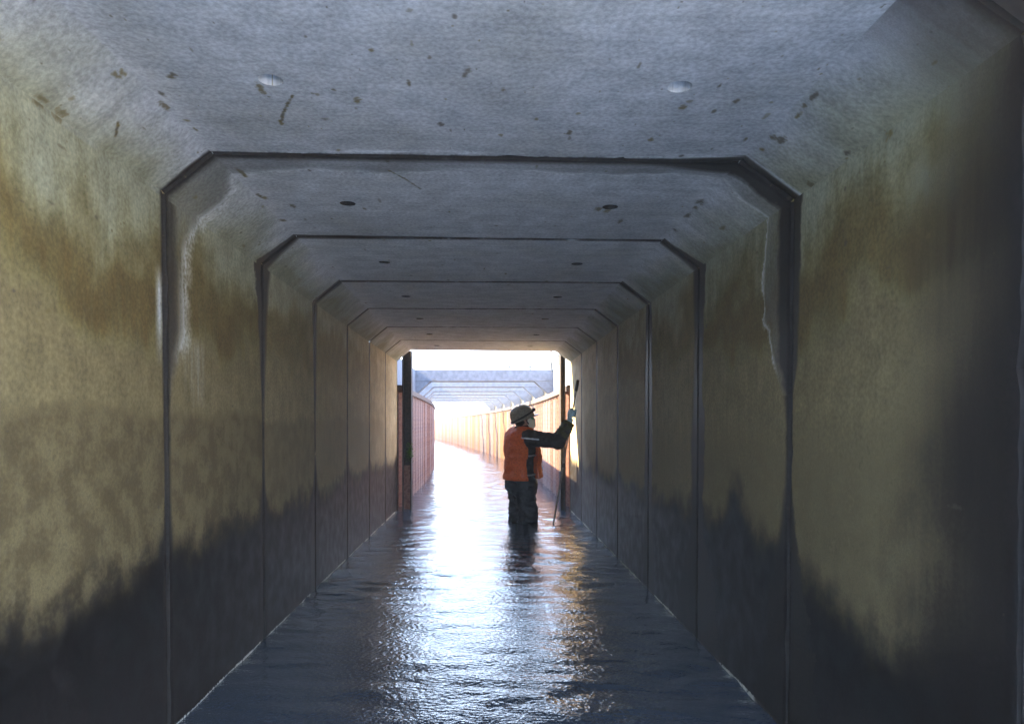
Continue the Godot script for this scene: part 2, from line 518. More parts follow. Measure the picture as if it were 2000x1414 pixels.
func noisy(called: String, sd: int, scale: float, ramp: Array, rough := 0.85, relief := 0.0, freq := 0.02) -> StandardMaterial3D:
	var m := mat(called, Color.WHITE, rough)
	m.albedo_texture = noise_tex(sd, 512, freq, ramp, 5)
	m.uv1_triplanar = true
	m.uv1_world_triplanar = false
	m.uv1_scale = Vector3.ONE * scale
	if relief > 0.0:
		m.heightmap_enabled = true
		m.heightmap_texture = m.albedo_texture
		m.heightmap_scale = relief
	return m

func make_materials() -> void:
	noisy("joint_seal", 3, 4.0, [[0.0, Color(0.10, 0.09, 0.08)], [1.0, Color(0.22, 0.2, 0.18)]], 0.9)
	noisy("outer_concrete", 4, 0.6, [[0.0, Color(0.50, 0.49, 0.46)], [0.5, Color(0.6, 0.59, 0.57)], [1.0, Color(0.68, 0.67, 0.65)]], 0.9, 0.1)
	noisy("pale_concrete", 5, 0.7, [[0.2, Color(0.56, 0.57, 0.60)], [0.5, Color(0.64, 0.65, 0.68)], [0.8, Color(0.72, 0.73, 0.75)]], 0.9, 0.1)
	noisy("white_concrete", 51, 0.7, [[0.2, Color(0.74, 0.75, 0.78)], [0.8, Color(0.82, 0.83, 0.85)]], 0.9, 0.1)
	noisy("dimmed_concrete", 55, 0.9, [[0.2, Color(0.17, 0.18, 0.16)], [0.8, Color(0.24, 0.25, 0.24)]], 0.95, 0.1)  # tone lowered so the sunlit bank wall stays grey
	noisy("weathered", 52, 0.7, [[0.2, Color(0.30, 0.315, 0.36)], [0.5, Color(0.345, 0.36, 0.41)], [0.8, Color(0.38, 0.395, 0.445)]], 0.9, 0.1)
	noisy("weathered_hazed", 54, 0.7, [[0.2, Color(0.37, 0.385, 0.43)], [0.8, Color(0.43, 0.445, 0.49)]], 0.9, 0.1)  # paler copy; the haze over the farther frames is in the colour
	noisy("dark_concrete", 53, 0.9, [[0.2, Color(0.18, 0.15, 0.14)], [0.8, Color(0.28, 0.24, 0.2)]], 0.9, 0.1)
	noisy("mortar", 6, 6.0, [[0.0, Color(0.66, 0.64, 0.60)], [1.0, Color(0.84, 0.82, 0.78)]], 0.9, 0.2)
	noisy("hole_shade", 7, 8.0, [[0.0, Color(0.08, 0.07, 0.07)], [1.0, Color(0.2, 0.18, 0.16)]], 0.95)  # colour stands in for the shade deep inside the lifting holes
	noisy("rust", 8, 1.3, [[0.15, Color(0.40, 0.25, 0.23)], [0.45, Color(0.50, 0.35, 0.30)], [0.65, Color(0.56, 0.42, 0.36)], [0.9, Color(0.46, 0.28, 0.22)]], 0.8, 0.15)
	noisy("rust_pale", 81, 1.1, [[0.15, Color(0.46, 0.36, 0.36)], [0.5, Color(0.57, 0.48, 0.45)], [0.9, Color(0.48, 0.34, 0.31)]], 0.75, 0.15)
	noisy("rust_ochre", 82, 1.4, [[0.15, Color(0.46, 0.30, 0.17)], [0.5, Color(0.60, 0.44, 0.28)], [0.9, Color(0.52, 0.33, 0.18)]], 0.8, 0.15)
	noisy("post_steel", 9, 2.0, [[0.2, Color(0.10, 0.085, 0.08)], [0.5, Color(0.17, 0.14, 0.125)], [0.8, Color(0.25, 0.18, 0.14)]], 0.8, 0.2)
	noisy("cap_steel", 10, 2.0, [[0.2, Color(0.2, 0.16, 0.15)], [0.5, Color(0.3, 0.25, 0.23)], [0.9, Color(0.40, 0.28, 0.22)]], 0.75, 0.1)
	noisy("earth", 11, 0.5, [[0.1, Color(0.30, 0.26, 0.18)], [0.5, Color(0.42, 0.38, 0.26)], [0.9, Color(0.36, 0.40, 0.22)]], 0.95)
	noisy("bed", 12, 0.8, [[0.1, Color(0.20, 0.17, 0.13)], [0.9, Color(0.30, 0.27, 0.2)]], 0.95)
	noisy("moss", 13, 8.0, [[0.1, Color(0.16, 0.26, 0.06)], [0.9, Color(0.42, 0.56, 0.15)]], 0.95)
	noisy("jacket", 14, 5.0, [[0.2, Color(0.10, 0.09, 0.10)], [0.5, Color(0.17, 0.15, 0.15)], [0.8, Color(0.25, 0.22, 0.19)]], 0.85, 0.1)
	noisy("olive", 141, 5.0, [[0.2, Color(0.20, 0.19, 0.10)], [0.8, Color(0.34, 0.32, 0.17)]], 0.85, 0.1)
	noisy("wader", 15, 4.0, [[0.2, Color(0.07, 0.075, 0.10)], [0.6, Color(0.12, 0.12, 0.155)], [0.9, Color(0.17, 0.16, 0.18)]], 0.6, 0.1)
	noisy("vest", 16, 5.0, [[0.2, Color(0.55, 0.17, 0.06)], [0.45, Color(0.82, 0.36, 0.11)], [0.6, Color(0.88, 0.43, 0.15)], [0.8, Color(0.66, 0.33, 0.17)]], 0.8, 0.3)
	noisy("glove", 17, 6.0, [[0.2, Color(0.50, 0.66, 0.76)], [0.6, Color(0.70, 0.83, 0.90)], [0.9, Color(0.84, 0.90, 0.92)]], 0.8)
	mat("skin", Color(0.66, 0.48, 0.38), 0.6)
	M["skin"].subsurf_scatter_enabled = true
	M["skin"].subsurf_scatter_strength = 0.05
	mat("hair", Color(0.07, 0.06, 0.06), 0.8)
	noisy("helmet", 18, 4.0, [[0.2, Color(0.34, 0.32, 0.28)], [0.5, Color(0.48, 0.46, 0.41)], [0.8, Color(0.56, 0.53, 0.47)]], 0.45)
	mat("strap_dark", Color(0.10, 0.09, 0.10), 0.8)
	mat("webbing", Color(0.55, 0.52, 0.50), 0.8)
	mat("reflective", Color(0.85, 0.85, 0.85), 0.5)
	mat("goggle_frame", Color(0.12, 0.62, 0.45), 0.4)
	var gl := mat("goggle_lens", Color(0.35, 0.85, 0.62, 0.35), 0.08)
	gl.transparency = BaseMaterial3D.TRANSPARENCY_ALPHA
	noisy("towel", 19, 9.0, [[0.2, Color(0.74, 0.74, 0.66)], [0.8, Color(0.88, 0.88, 0.82)]], 0.95, 0.1)
	noisy("pole_wood", 20, 3.0, [[0.2, Color(0.40, 0.36, 0.32)], [0.8, Color(0.58, 0.53, 0.47)]], 0.6)
	mat("pole_dark", Color(0.13, 0.12, 0.11), 0.7)
	mat("wire", Color(0.22, 0.26, 0.30), 0.6, 0.2)
	mat("galvanised", Color(0.20, 0.22, 0.25), 0.6, 0.2)
	var w := mat("water", Color(0.20, 0.22, 0.25), 0.045)
	w.metallic_specular = 0.5
	w.normal_enabled = true
	var nt := noise_tex(31, 512, 0.035, [], 4)
	nt.as_normal_map = true
	nt.bump_strength = 5.0
	w.normal_texture = nt
	w.normal_scale = 0.35
	w.uv1_triplanar = true
	w.uv1_world_triplanar = true
	w.uv1_scale = Vector3(1.4, 1.4, 1.8)

# ------------------------------------------------------------------ culvert
func strip_mesh(seg: int, from: int, to: int, holes: bool) -> ArrayMesh:
	# the piece of the segment between outline points from..to, with thickness
	var st := mb()
	var A := outline(seg)
	var B := outline(seg + 1)
	var L := PITCH
	var d0 := ring_d(seg)
	var gap := 0.004
	var cum := [0.0]
	for k in 5:
		cum.append(cum[k] + SEC[k])
	var ra := RandomNumberGenerator.new()
	ra.seed = 900 + seg * 10 + from
	# stations across
	var us := []      # [section, fraction]
	for s in range(from, to):
		var n := 44 if s == 0 or s == 4 else (5 if s != 2 else 41)
		var fr := []
		for q in n + 1:
			fr.append(float(q) / n)
		if s == 2:
			fr.append_array([0.012, 0.026, 0.974, 0.988])
			fr.sort()
		if s == 2 and holes:
			for hx in [0.40, 1.62]:
				for o in [-0.06, 0.06]:
					fr.append((hx + o) / SEC[2])
			fr.sort()
		for f in fr:
			us.append([s, f])
	var T := [gap, gap + 0.012, L * 0.5 - 0.06, L * 0.5 + 0.06, L - gap - 0.012, L - gap]
	var thick := 0.17
	var grid := []
	for u in us:
		var s: int = u[0]
		var f: float = u[1]
		var a2: Vector2 = A[s].lerp(A[s + 1], f)
		var b2: Vector2 = B[s].lerp(B[s + 1], f)
		var dirv: Vector2 = (A[s + 1] - A[s]).normalized()
		var outn := Vector2(-dirv.y, dirv.x)
		var uu := 0.0
		if s == 0:
			uu = clampf((a2.y - WALL_Y0) / PER, 0.0, 1.0)
		elif s == 4:
			uu = clampf(1.0 - (a2.y - WALL_Y0) / PER, 0.0, 1.0)
		else:
			uu = (cum[s] + f * SEC[s]) / PER
		var col := []
		var j0 := ra.randf_range(0.006, 0.016) + (0.014 if ra.randf() < 0.06 else 0.0)
		var j1 := ra.randf_range(0.006, 0.016) + (0.014 if ra.randf() < 0.06 else 0.0)
		for q in 6:
			var t: float = T[q]
			var off := 0.0
			if q == 0:
				off = j0
			elif q == 5:
				off = j1
			elif q == 1:
				t = gap + j0 * 0.9
			elif q == 4:
				t = L - gap - j1 * 0.9
			var p := a2.lerp(b2, t / L) + outn * off
			col.append([Vector3(p.x, p.y, -(d0 + t)), Vector2(uu, t / L)])
		# the corners are crisp; to even out the shading the normal turns within 11 cm of each
		var nn := outn
		var here: float = f * (A[s + 1] - A[s]).length()
		var rest: float = (A[s + 1] - A[s]).length() - here
		if s > 0 and here < 0.11:
			var dp: Vector2 = (A[s] - A[s - 1]).normalized()
			nn = outn.lerp((outn + Vector2(-dp.y, dp.x)).normalized(), 1.0 - here / 0.11).normalized()
		if s < 4 and rest < 0.11:
			var dq: Vector2 = (A[s + 2] - A[s + 1]).normalized()
			nn = outn.lerp((outn + Vector2(-dq.y, dq.x)).normalized(), 1.0 - rest / 0.11).normalized()
		grid.append([col, Vector3(outn.x, outn.y, 0), a2, b2, Vector3(-nn.x, -nn.y, 0)])
	for i in us.size() - 1:
		if us[i][0] != us[i + 1][0]:
			continue
		var g0 = grid[i]
		var g1 = grid[i + 1]
		var inward: Vector3 = -(g0[1] as Vector3)
		for q in 5:
			if holes and us[i][0] == 2 and q == 2:
				var mid: float = (us[i][1] + us[i + 1][1]) * 0.5 * SEC[2]
				if absf(mid - 0.40) < 0.06 or absf(mid - 1.62) < 0.06:
					continue
			if q == 0 or q == 4:
				quad(st, g0[0][q][0], g1[0][q][0], g1[0][q + 1][0], g0[0][q + 1][0], inward, g0[0][q][1], g1[0][q][1], g1[0][q + 1][1], g0[0][q + 1][1])
			else:
				soft_quad(st, g0, g1, q, inward)
		# end faces and outer face
		var oa: Vector3 = g0[0][0][0] + g0[1] * thick
		var ob: Vector3 = g1[0][0][0] + g1[1] * thick
		var oc: Vector3 = g1[0][5][0] + g1[1] * thick
		var od: Vector3 = g0[0][5][0] + g0[1] * thick
		quad(st, g0[0][0][0], g1[0][0][0], ob, oa, Vector3(0, 0, 1), Vector2(g0[0][0][1].x, 0.01), Vector2(g1[0][0][1].x, 0.01), Vector2(g1[0][0][1].x, 0.03), Vector2(g0[0][0][1].x, 0.03))
		quad(st, g0[0][5][0], g1[0][5][0], oc, od, Vector3(0, 0, -1), Vector2(g0[0][0][1].x, 0.99), Vector2(g1[0][0][1].x, 0.99), Vector2(g1[0][0][1].x, 0.97), Vector2(g0[0][0][1].x, 0.97))
		quad(st, oa, ob, oc, od, g0[1], Vector2(0.5, 0.2), Vector2(0.52, 0.2), Vector2(0.52, 0.8), Vector2(0.5, 0.8))
	if holes:
		for hx in [0.40, 1.62]:
			var f: float = hx / SEC[2]
			var c2: Vector2 = A[2].lerp(A[3], f).lerp(B[2].lerp(B[3], f), 0.5)
			var dx: Vector2 = (A[3] - A[2]).normalized()
			var uc: float = (cum[2] + hx) / PER
			var n := 24
			var hv := 0.5 if seg == 0 else 0.003  # farther holes take the dark joint colour as painted shade
			for q in n:
				var w0 := TAU * q / n
				var w1 := TAU * (q + 1) / n
				var rim := []
				var sq := []
				var deep := []
				for w in [w0, w1]:
					var cc := Vector2(cos(w), sin(w))
					var m: float = 0.06 / maxf(absf(cc.x), absf(cc.y))
					for e in [[rim, 0.037, 0.0], [sq, m, 0.0], [deep, 0.034, 0.05]]:
						e[0].append([Vector3(c2.x + dx.x * cc.x * e[1], c2.y + dx.y * cc.x * e[1] + e[2], -(d0 + L * 0.5 + cc.y * e[1])), Vector2(uc + cc.x * e[1] / PER, 0.5 + cc.y * e[1] / L)])
				quad(st, rim[0][0], rim[1][0], sq[1][0], sq[0][0], Vector3.DOWN, rim[0][1], rim[1][1], sq[1][1], sq[0][1])
				var mid: Vector3 = Vector3(c2.x, c2.y, -(d0 + L * 0.5))
				quad(st, rim[0][0], rim[1][0], deep[1][0], deep[0][0], mid - rim[0][0], Vector2(rim[0][1].x, hv), Vector2(rim[1][1].x, hv), Vector2(rim[1][1].x, hv), Vector2(rim[0][1].x, hv))
	return st.commit()

func soft_quad(st: SurfaceTool, g0: Array, g1: Array, q: int, inward: Vector3) -> void:
	var P := [g0[0][q], g1[0][q], g1[0][q + 1], g0[0][q + 1]]
	var N := [g0[4], g1[4], g1[4], g0[4]]
	var n: Vector3 = (P[2][0] - P[0][0]).cross(P[1][0] - P[0][0])
	var order := [0, 1, 2, 0, 2, 3] if n.dot(inward) > 0.0 else [0, 2, 1, 0, 3, 2]
	for o in order:
		st.set_normal(N[o])
		st.set_uv(P[o][1])
		st.add_vertex(P[o][0])

func plug_mesh(seg: int, hx: float, up: float, dome: float) -> ArrayMesh:
	var st := mb()
	var A := outline(seg)
	var B := outline(seg + 1)
	var f := hx / SEC[2]
	var c2: Vector2 = A[2].lerp(A[3], f).lerp(B[2].lerp(B[3], f), 0.5)
	var z := -(ring_d(seg) + PITCH * 0.5)
	var ra := RandomNumberGenerator.new()
	ra.seed = seg * 7 + int(hx * 100)
	var n := 18
	for ring in 3:
		for q in n:
			var p := []
			for e in [[ring, q], [ring, q + 1], [ring + 1, q + 1], [ring + 1, q]]:
				var rr: float = 0.0365 * e[0] / 3.0
				var w: float = TAU * (e[1] % n) / n
				ra.seed = seg * 91 + e[0] * 37 + (e[1] % n) * 5 + int(hx * 100)
				var jig := ra.randf() * 0.004 if e[0] < 3 else 0.0
				p.append(Vector3(c2.x + cos(w) * rr, c2.y + up - dome * (1.0 - pow(e[0] / 3.0, 2.0)) + jig, z + sin(w) * rr))
			quad(st, p[0], p[1], p[2], p[3], Vector3.DOWN)
	return st.commit()

func seal_mesh(seg: int) -> ArrayMesh:
	var st := mb()
	var A := outline(seg + 1)
	var d := ring_d(seg + 1)
	for s in 5:
		var dirv: Vector2 = (A[s + 1] - A[s]).normalized()
		var outn := Vector2(-dirv.y, dirv.x)
		var p: Vector2 = A[s] + outn * 0.034 - dirv * 0.02
		var q: Vector2 = A[s + 1] + outn * 0.034 + dirv * 0.02
		quad(st, Vector3(p.x, p.y, -(d - 0.0036)), Vector3(q.x, q.y, -(d - 0.0036)), Vector3(q.x, q.y, -(d + 0.0036)), Vector3(p.x, p.y, -(d + 0.0036)), Vector3(-outn.x, -outn.y, 0))
		var o := outn * 0.1
		var o2 := outn * 0.152
		var e2 := dirv * 0.08
		quad(st, Vector3(p.x + o2.x - e2.x, p.y + o2.y - e2.y, -(d - 0.06)), Vector3(q.x + o2.x + e2.x, q.y + o2.y + e2.y, -(d - 0.06)), Vector3(q.x + o2.x + e2.x, q.y + o2.y + e2.y, -(d + 0.06)), Vector3(p.x + o2.x - e2.x, p.y + o2.y - e2.y, -(d + 0.06)), Vector3(outn.x, outn.y, 0))  # unseen outer band, added to stop light leaking through the joint
		quad(st, Vector3(p.x + o.x, p.y + o.y, -(d - 0.0036)), Vector3(q.x + o.x, q.y + o.y, -(d - 0.0036)), Vector3(q.x + o.x, q.y + o.y, -(d + 0.0036)), Vector3(p.x + o.x, p.y + o.y, -(d + 0.0036)), Vector3(outn.x, outn.y, 0))
	return st.commit()

func build_tunnel() -> void:
	damp_tables()
	DAMP["2wide"] = wide(DAMP["2"], 2.2)
	DAMP["3wide"] = wide(DAMP["3"], 2.4)
	DAMP["4wide"] = wide(DAMP["4"], 2.6)
	DAMP["1near"] = wide(DAMP["1near"], 1.6)
	var sizes := [[2048, 512], [2048, 512], [1536, 384], [1024, 256], [1024, 256], [1024, 256], [1024, 256]]
	var texs := []
	texs.resize(7)
	var job := func(i: int) -> void:
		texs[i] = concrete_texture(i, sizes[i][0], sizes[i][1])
	var id := WorkerThreadPool.add_group_task(job, 7, 4)
	WorkerThreadPool.wait_for_group_task_completion(id)
	var labels := [
		"stained concrete culvert segment closest to the camera with two open lifting holes overhead",
		"second concrete culvert segment with a white lime line round its damp near joint",
		"third concrete culvert segment between the fuzzy black joint and the next joint",
		"fourth concrete culvert segment from the camera with a dark streaked right joint",
		"fifth concrete culvert segment from the camera, thin dark joints on both walls",
		"sixth concrete culvert segment from the camera, just before the worker's one",
		"last concrete culvert segment at the mouth, worker and sunlit patch inside"]
	for seg in 7:
		var m: StandardMaterial3D = StandardMaterial3D.new()
		var t: ImageTexture = texs[maxi(seg, 0)] if seg >= 0 else texs[2]
		m.resource_name = "stained_concrete"
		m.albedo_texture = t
		m.texture_repeat = false
		m.roughness = 1.0
		m.metallic_specular = 0.24
		m.roughness_texture = t
		m.roughness_texture_channel = BaseMaterial3D.TEXTURE_CHANNEL_ALPHA
		m.heightmap_enabled = true
		m.heightmap_texture = t
		m.heightmap_scale = 0.12
		var label: String = labels[seg] if seg >= 0 else "concrete culvert segment around the camera, behind the closest visible joint"
		var o := thing("culvert_segment", label, "culvert", Vector3.ZERO, 0.0, "precast culvert segments of the tunnel")
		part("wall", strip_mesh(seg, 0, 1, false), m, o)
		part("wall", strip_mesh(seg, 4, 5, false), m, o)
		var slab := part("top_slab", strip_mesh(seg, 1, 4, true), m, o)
		for hx in [0.40, 1.62]:
			part("lifting_hole", plug_mesh(seg, hx, 0.045, 0.0), M["hole_shade"], slab)
		part("floor_slab", box_mesh(Vector3(2.75, 0.16, PITCH - 0.008), Vector3(-0.03, BED - 0.08, -(ring_d(seg) + PITCH * 0.5)), 0.005), M["bed"], o)
		if seg < 6:
			part("joint_seal", seal_mesh(seg), M["joint_seal"], o)

# ------------------------------------------------------------------ water
func build_water() -> void:
	var n1 := FastNoiseLite.new()
	n1.seed = 5
	n1.noise_type = FastNoiseLite.TYPE_SIMPLEX_SMOOTH
	n1.frequency = 1.0
	n1.fractal_octaves = 2
	var height := func(x: float, d: float) -> float:
		var near := clampf((13.0 - d) / 12.0, 0.15, 1.0)
		var h: float = n1.get_noise_2d(x * 1.5, d * 3.0) * 0.0115 + n1.get_noise_2d(x * 4.5 + 40.0, d * 7.5) * 0.0040
		var rx := x - 0.46
		var rd := d - 8.72
		var rr := sqrt(rx * rx + rd * rd)
		h += sin(rr * 30.0) * 0.004 * exp(-rr * 1.4)
		return h * (0.55 + 0.45 * near) * clampf(1.1 + n1.get_noise_2d(x * 0.5 + 90.0, d * 0.35) * 1.1, 0.4, 1.7)
	var ds := []
	var d := -4.95
	while d < 106.0:
		ds.append(d)
		if d < 2.4:
			d += 0.15
		elif d < 11.0:
			d += 0.032
		elif d < 36.0:
			d += 0.1
		else:
			d += 0.8
	var verts := PackedVector3Array()
	var norms := PackedVector3Array()
	var idx := PackedInt32Array()
	var nx := 56
	for dd in ds:
		for i in nx + 1:
			var xl := bend(dd) - 1.32
			var xr := bend(dd) + 1.32
			var x := lerpf(xl, xr, float(i) / nx)
			var h: float = height.call(x, dd)
			var e := 0.01
			verts.append(Vector3(x, h, -dd))
			norms.append(Vector3(-(height.call(x + e, dd) - h) / e, 1.0, (height.call(x, dd + e) - h) / e).normalized())
	for r in ds.size() - 1:
		for i in nx:
			var a := r * (nx + 1) + i
			var b := a + nx + 1
			idx.append_array([a, b, a + 1, a + 1, b, b + 1])
	var arr := []
	arr.resize(Mesh.ARRAY_MAX)
	arr[Mesh.ARRAY_VERTEX] = verts
	arr[Mesh.ARRAY_NORMAL] = norms
	arr[Mesh.ARRAY_INDEX] = idx
	var m := ArrayMesh.new()
	m.add_surface_from_arrays(Mesh.PRIMITIVE_TRIANGLES, arr)
	structure("water", m, M["water"])
	# the channel bed beyond the culvert
	var st := mb()
	var pd := 9.96
	while pd < 106.0:
		var nd := minf(pd + 4.0, 106.0)
		quad(st, Vector3(bend(pd) - 1.5, BED, -pd), Vector3(bend(pd) + 1.5, BED, -pd), Vector3(bend(nd) + 1.5, BED, -nd), Vector3(bend(nd) - 1.5, BED, -nd), Vector3.UP)
		pd = nd
	quad(st, Vector3(-1.5, BED, 5.0), Vector3(6.4, BED, 5.0), Vector3(6.4, BED, -1.55), Vector3(-1.5, BED, -1.55), Vector3.UP)
	structure("channel_bed", st.commit(), M["bed"])

# ------------------------------------------------------------------ behind the camera: an added open chamber that shapes the light
func build_added_inlet() -> void:
	var o := thing("added_inlet", "added open concrete inlet behind the camera with a ramp bouncing sun inside", "ramp")
	var A := outline(0)
	for k in 5:
		var dv: Vector2 = (A[k + 1] - A[k]).normalized()
		var on := Vector2(-dv.y, dv.x)
		var cs := mb()
		var e0: Vector2 = A[k] - dv * 0.002
		var e1: Vector2 = A[k + 1] + dv * 0.002
		var f0: Vector2 = A[k] + on * 0.2 - dv * 0.08
		var f1: Vector2 = A[k + 1] + on * 0.2 + dv * 0.08
		var za := Vector3(0, 0, -ring_d(0) + 0.004)
		var zb := Vector3(0, 0, -ring_d(0) + 0.42)
		var v3 := func(q: Vector2, z: Vector3) -> Vector3:
			return Vector3(q.x, q.y, 0) + z
		quad(cs, v3.call(e0, za), v3.call(e1, za), v3.call(e1, zb), v3.call(e0, zb), Vector3(-on.x, -on.y, 0))
		quad(cs, v3.call(f0, za), v3.call(f1, za), v3.call(f1, zb), v3.call(f0, zb), Vector3(on.x, on.y, 0))
		quad(cs, v3.call(e0, zb), v3.call(e1, zb), v3.call(f1, zb), v3.call(f0, zb), Vector3(0, 0, 1))
		part("added_collar", cs.commit(), M["dark_concrete"], o)  # added dark collar, covers the sunlit end of the portal
	part("wall", box_mesh(Vector3(0.25, 3.1, 4.5), Vector3(-1.375, 0.95, 0.7), 0.01), M["outer_concrete"], o)  # added tall wall, keeps light off the right tunnel wall
	part("wall", box_mesh(Vector3(0.25, 3.1, 8.6), Vector3(6.32, 0.95, 2.75), 0.01), M["outer_concrete"], o)
	part("headwall", box_mesh(Vector3(4.8, 3.1, 0.2), Vector3(3.78, 0.95, -1.66), 0.01), M["outer_concrete"], o)
	part("headwall", box_mesh(Vector3(5.0, 3.1, 0.2), Vector3(-3.93, 0.95, -1.66), 0.01), M["outer_concrete"], o)
	var st := mb()
	quad(st, Vector3(-1.25, -0.1, -1.5), Vector3(6.2, -0.1, -1.5), Vector3(6.2, 0.12, 1.6), Vector3(-1.25, 0.12, 1.6), Vector3.UP)
	quad(st, Vector3(-1.25, 0.12, 1.6), Vector3(6.2, 0.12, 1.6), Vector3(6.2, 0.9, 9.0), Vector3(-1.25, 0.9, 9.0), Vector3.UP)
	part("ramp", st.commit(), M["white_concrete"], o)  # added ramp, kept pale to bounce sun onto the tunnel ceiling

# ------------------------------------------------------------------ open channel beyond the mouth
func pile_profile() -> Array:
	return [Vector2(-0.25, 0.0), Vector2(-0.19, 0.0), Vector2(-0.115, 0.11), Vector2(0.115, 0.11), Vector2(0.19, 0.0), Vector2(0.25, 0.0)]

func pile_mesh() -> ArrayMesh:
	# one sheet pile: x along the wall, y up, z towards the channel (the pan points away from it)
	var st := mb()
	var P := pile_profile()
	var y0 := -0.8
	var y1 := EYE + 0.52
	for i in P.size() - 1:
		var a: Vector2 = P[i]
		var b: Vector2 = P[i + 1]
		var n := Vector3(-(b.y - a.y), 0, -(b.x - a.x)) * -1.0
		for s in [[0.0, 1.0], [-0.012, -1.0]]:
			quad(st, Vector3(a.x, y0, -a.y + s[0]), Vector3(b.x, y0, -b.y + s[0]), Vector3(b.x, y1, -b.y + s[0]), Vector3(a.x, y1, -a.y + s[0]), Vector3(0, 0, s[1]))
		quad(st, Vector3(a.x, y1, -a.y), Vector3(b.x, y1, -b.y), Vector3(b.x, y1, -b.y - 0.012), Vector3(a.x, y1, -a.y - 0.012), Vector3.UP)
	tube(st, [Vector3(0.25, y0, 0.006), Vector3(0.25, y1, 0.006)], [0.016, 0.016], 6)
	return st.commit()

func build_pile_walls() -> void:
	var pm := pile_mesh()
	var mats := [M["rust"], M["rust_pale"], M["rust_ochre"]]
	for s in [-1.0, 1.0]:
		var o := thing("sheet_pile_wall", "pinkish rusty sheet pile wall on the bank behind the rust-red post" if s < 0 else "long sheet pile wall curving away behind the worker, sunlit orange at its end", "sheet pile wall", Vector3.ZERO, 0.0, "sheet pile walls of the channel")
		var d := 10.22
		var last := 56.0 if s < 0 else 104.0
		var caps := []
		while d < last:
			var x: float = bend(d) + s * 1.2
			var slope := (bend(d + 0.2) - bend(d - 0.2)) / 0.4
			var dir := Vector3(slope, 0, -1).normalized()
			var face := Vector3(-s, 0, -s * slope).normalized()
			face = (face - dir * face.dot(dir)).normalized()
			var ax := Vector3.UP.cross(face).normalized()
			var q := part("sheet_pile", pm, mats[rng.randi() % 2 if d < 22.0 else (rng.randi() % 4 + 1) % 3], o)
			q.transform = Transform3D(Basis(ax, Vector3.UP, face), Vector3(x, rng.randf_range(-0.01, 0.01), -d))
			caps.append(Vector3(x, 0, -d) - face * 0.05)
			d += 0.502 / sqrt(1.0 + slope * slope)
		# the coping along the top, in lengths
		var i := 0
		var per := 6
		while i < caps.size() - 1:
			var j := mini(i + per, caps.size() - 1)
			var a: Vector3 = caps[i]
			var b: Vector3 = caps[j]
			if i == 0:
				a += (a - b).normalized() * 0.24
			var z := (b - a).normalized()
			var ax := Vector3.UP.cross(z).normalized()
			part("coping", box_mesh(Vector3(0.19, 0.085, a.distance_to(b) - 0.006), Vector3.ZERO, 0.006), M["cap_steel"], o).transform = Transform3D(Basis(ax, Vector3.UP, z), (a + b) * 0.5 + Vector3(0, EYE + 0.515, 0))
			i = j

func build_posts() -> void:
	for s in [-1.0, 1.0]:
		var o := thing("steel_post", "dark H-section steel post with rust-red foot and moss at the left of the mouth" if s < 0 else "slim dark steel post at the mouth beside the worker's hand", "post", Vector3.ZERO, 0.0, "steel posts at the culvert mouth")
		var w := 0.13 if s < 0 else 0.07
		var cx := -1.105 if s < 0 else 1.075
		for q in [-1.0, 1.0]:
			part("flange", box_mesh(Vector3(0.014, 3.0, 0.17), Vector3(cx + q * (w * 0.5 - 0.007), 0.72, -10.07), 0.003), M["post_steel"], o)
		part("web", box_mesh(Vector3(w - 0.03, 3.0, 0.014), Vector3(cx, 0.72, -10.04), 0.003), M["post_steel"], o)
		if s < 0:
			part("splice_plate", box_mesh(Vector3(w - 0.04, 0.9, 0.01), Vector3(cx, 0.17, -10.028), 0.003), M["rust"], o)
	var st := mb()
	var r := RandomNumberGenerator.new()
	r.seed = 77
	for i in 160:
		var p := Vector3(-1.06 + r.randfn(0.0, 0.025), 0.79 + r.randfn(0.0, 0.06), -9.98 + r.randfn(0.0, 0.012))
		var dir := Vector3(r.randfn(0, 1), r.randf_range(0.0, 1.5), r.randf_range(0.2, 1.0)).normalized() * r.randf_range(0.02, 0.045)
		var sd := dir.cross(Vector3(r.randfn(0, 1), r.randfn(0, 1), 0.3)).normalized() * 0.007
		tri(st, p - sd, p + sd, p + dir, Vector3(0, 0, 1))
	var m := part("moss_tuft", st.commit(), M["moss"], self)
	m.set_meta("kind", "stuff")
	tag(m, "small green tuft of moss growing on the rusty left post", "moss")

func wall_block(a: Vector3, b: Vector3, y0: float, ya: float, yb: float, thick: float) -> ArrayMesh:
	# an upright slab from a to b, thick outwards (to the side given by its sign)
	var st := mb()
	var dir := (b - a).normalized()
	var n := Vector3(-dir.z, 0, dir.x) * thick
	var A0 := Vector3(a.x, y0, a.z)
	var B0 := Vector3(b.x, y0, b.z)
	var A1 := Vector3(a.x, ya, a.z)
	var B1 := Vector3(b.x, yb, b.z)
	quad(st, A0, B0, B1, A1, -n)
	quad(st, A0 + n, B0 + n, B1 + n, A1 + n, n)
	quad(st, A1, B1, B1 + n, A1 + n, Vector3.UP)
	quad(st, A0, A1, A1 + n, A0 + n, -dir)
	quad(st, B0, B1, B1 + n, B0 + n, dir)
	return st.commit()

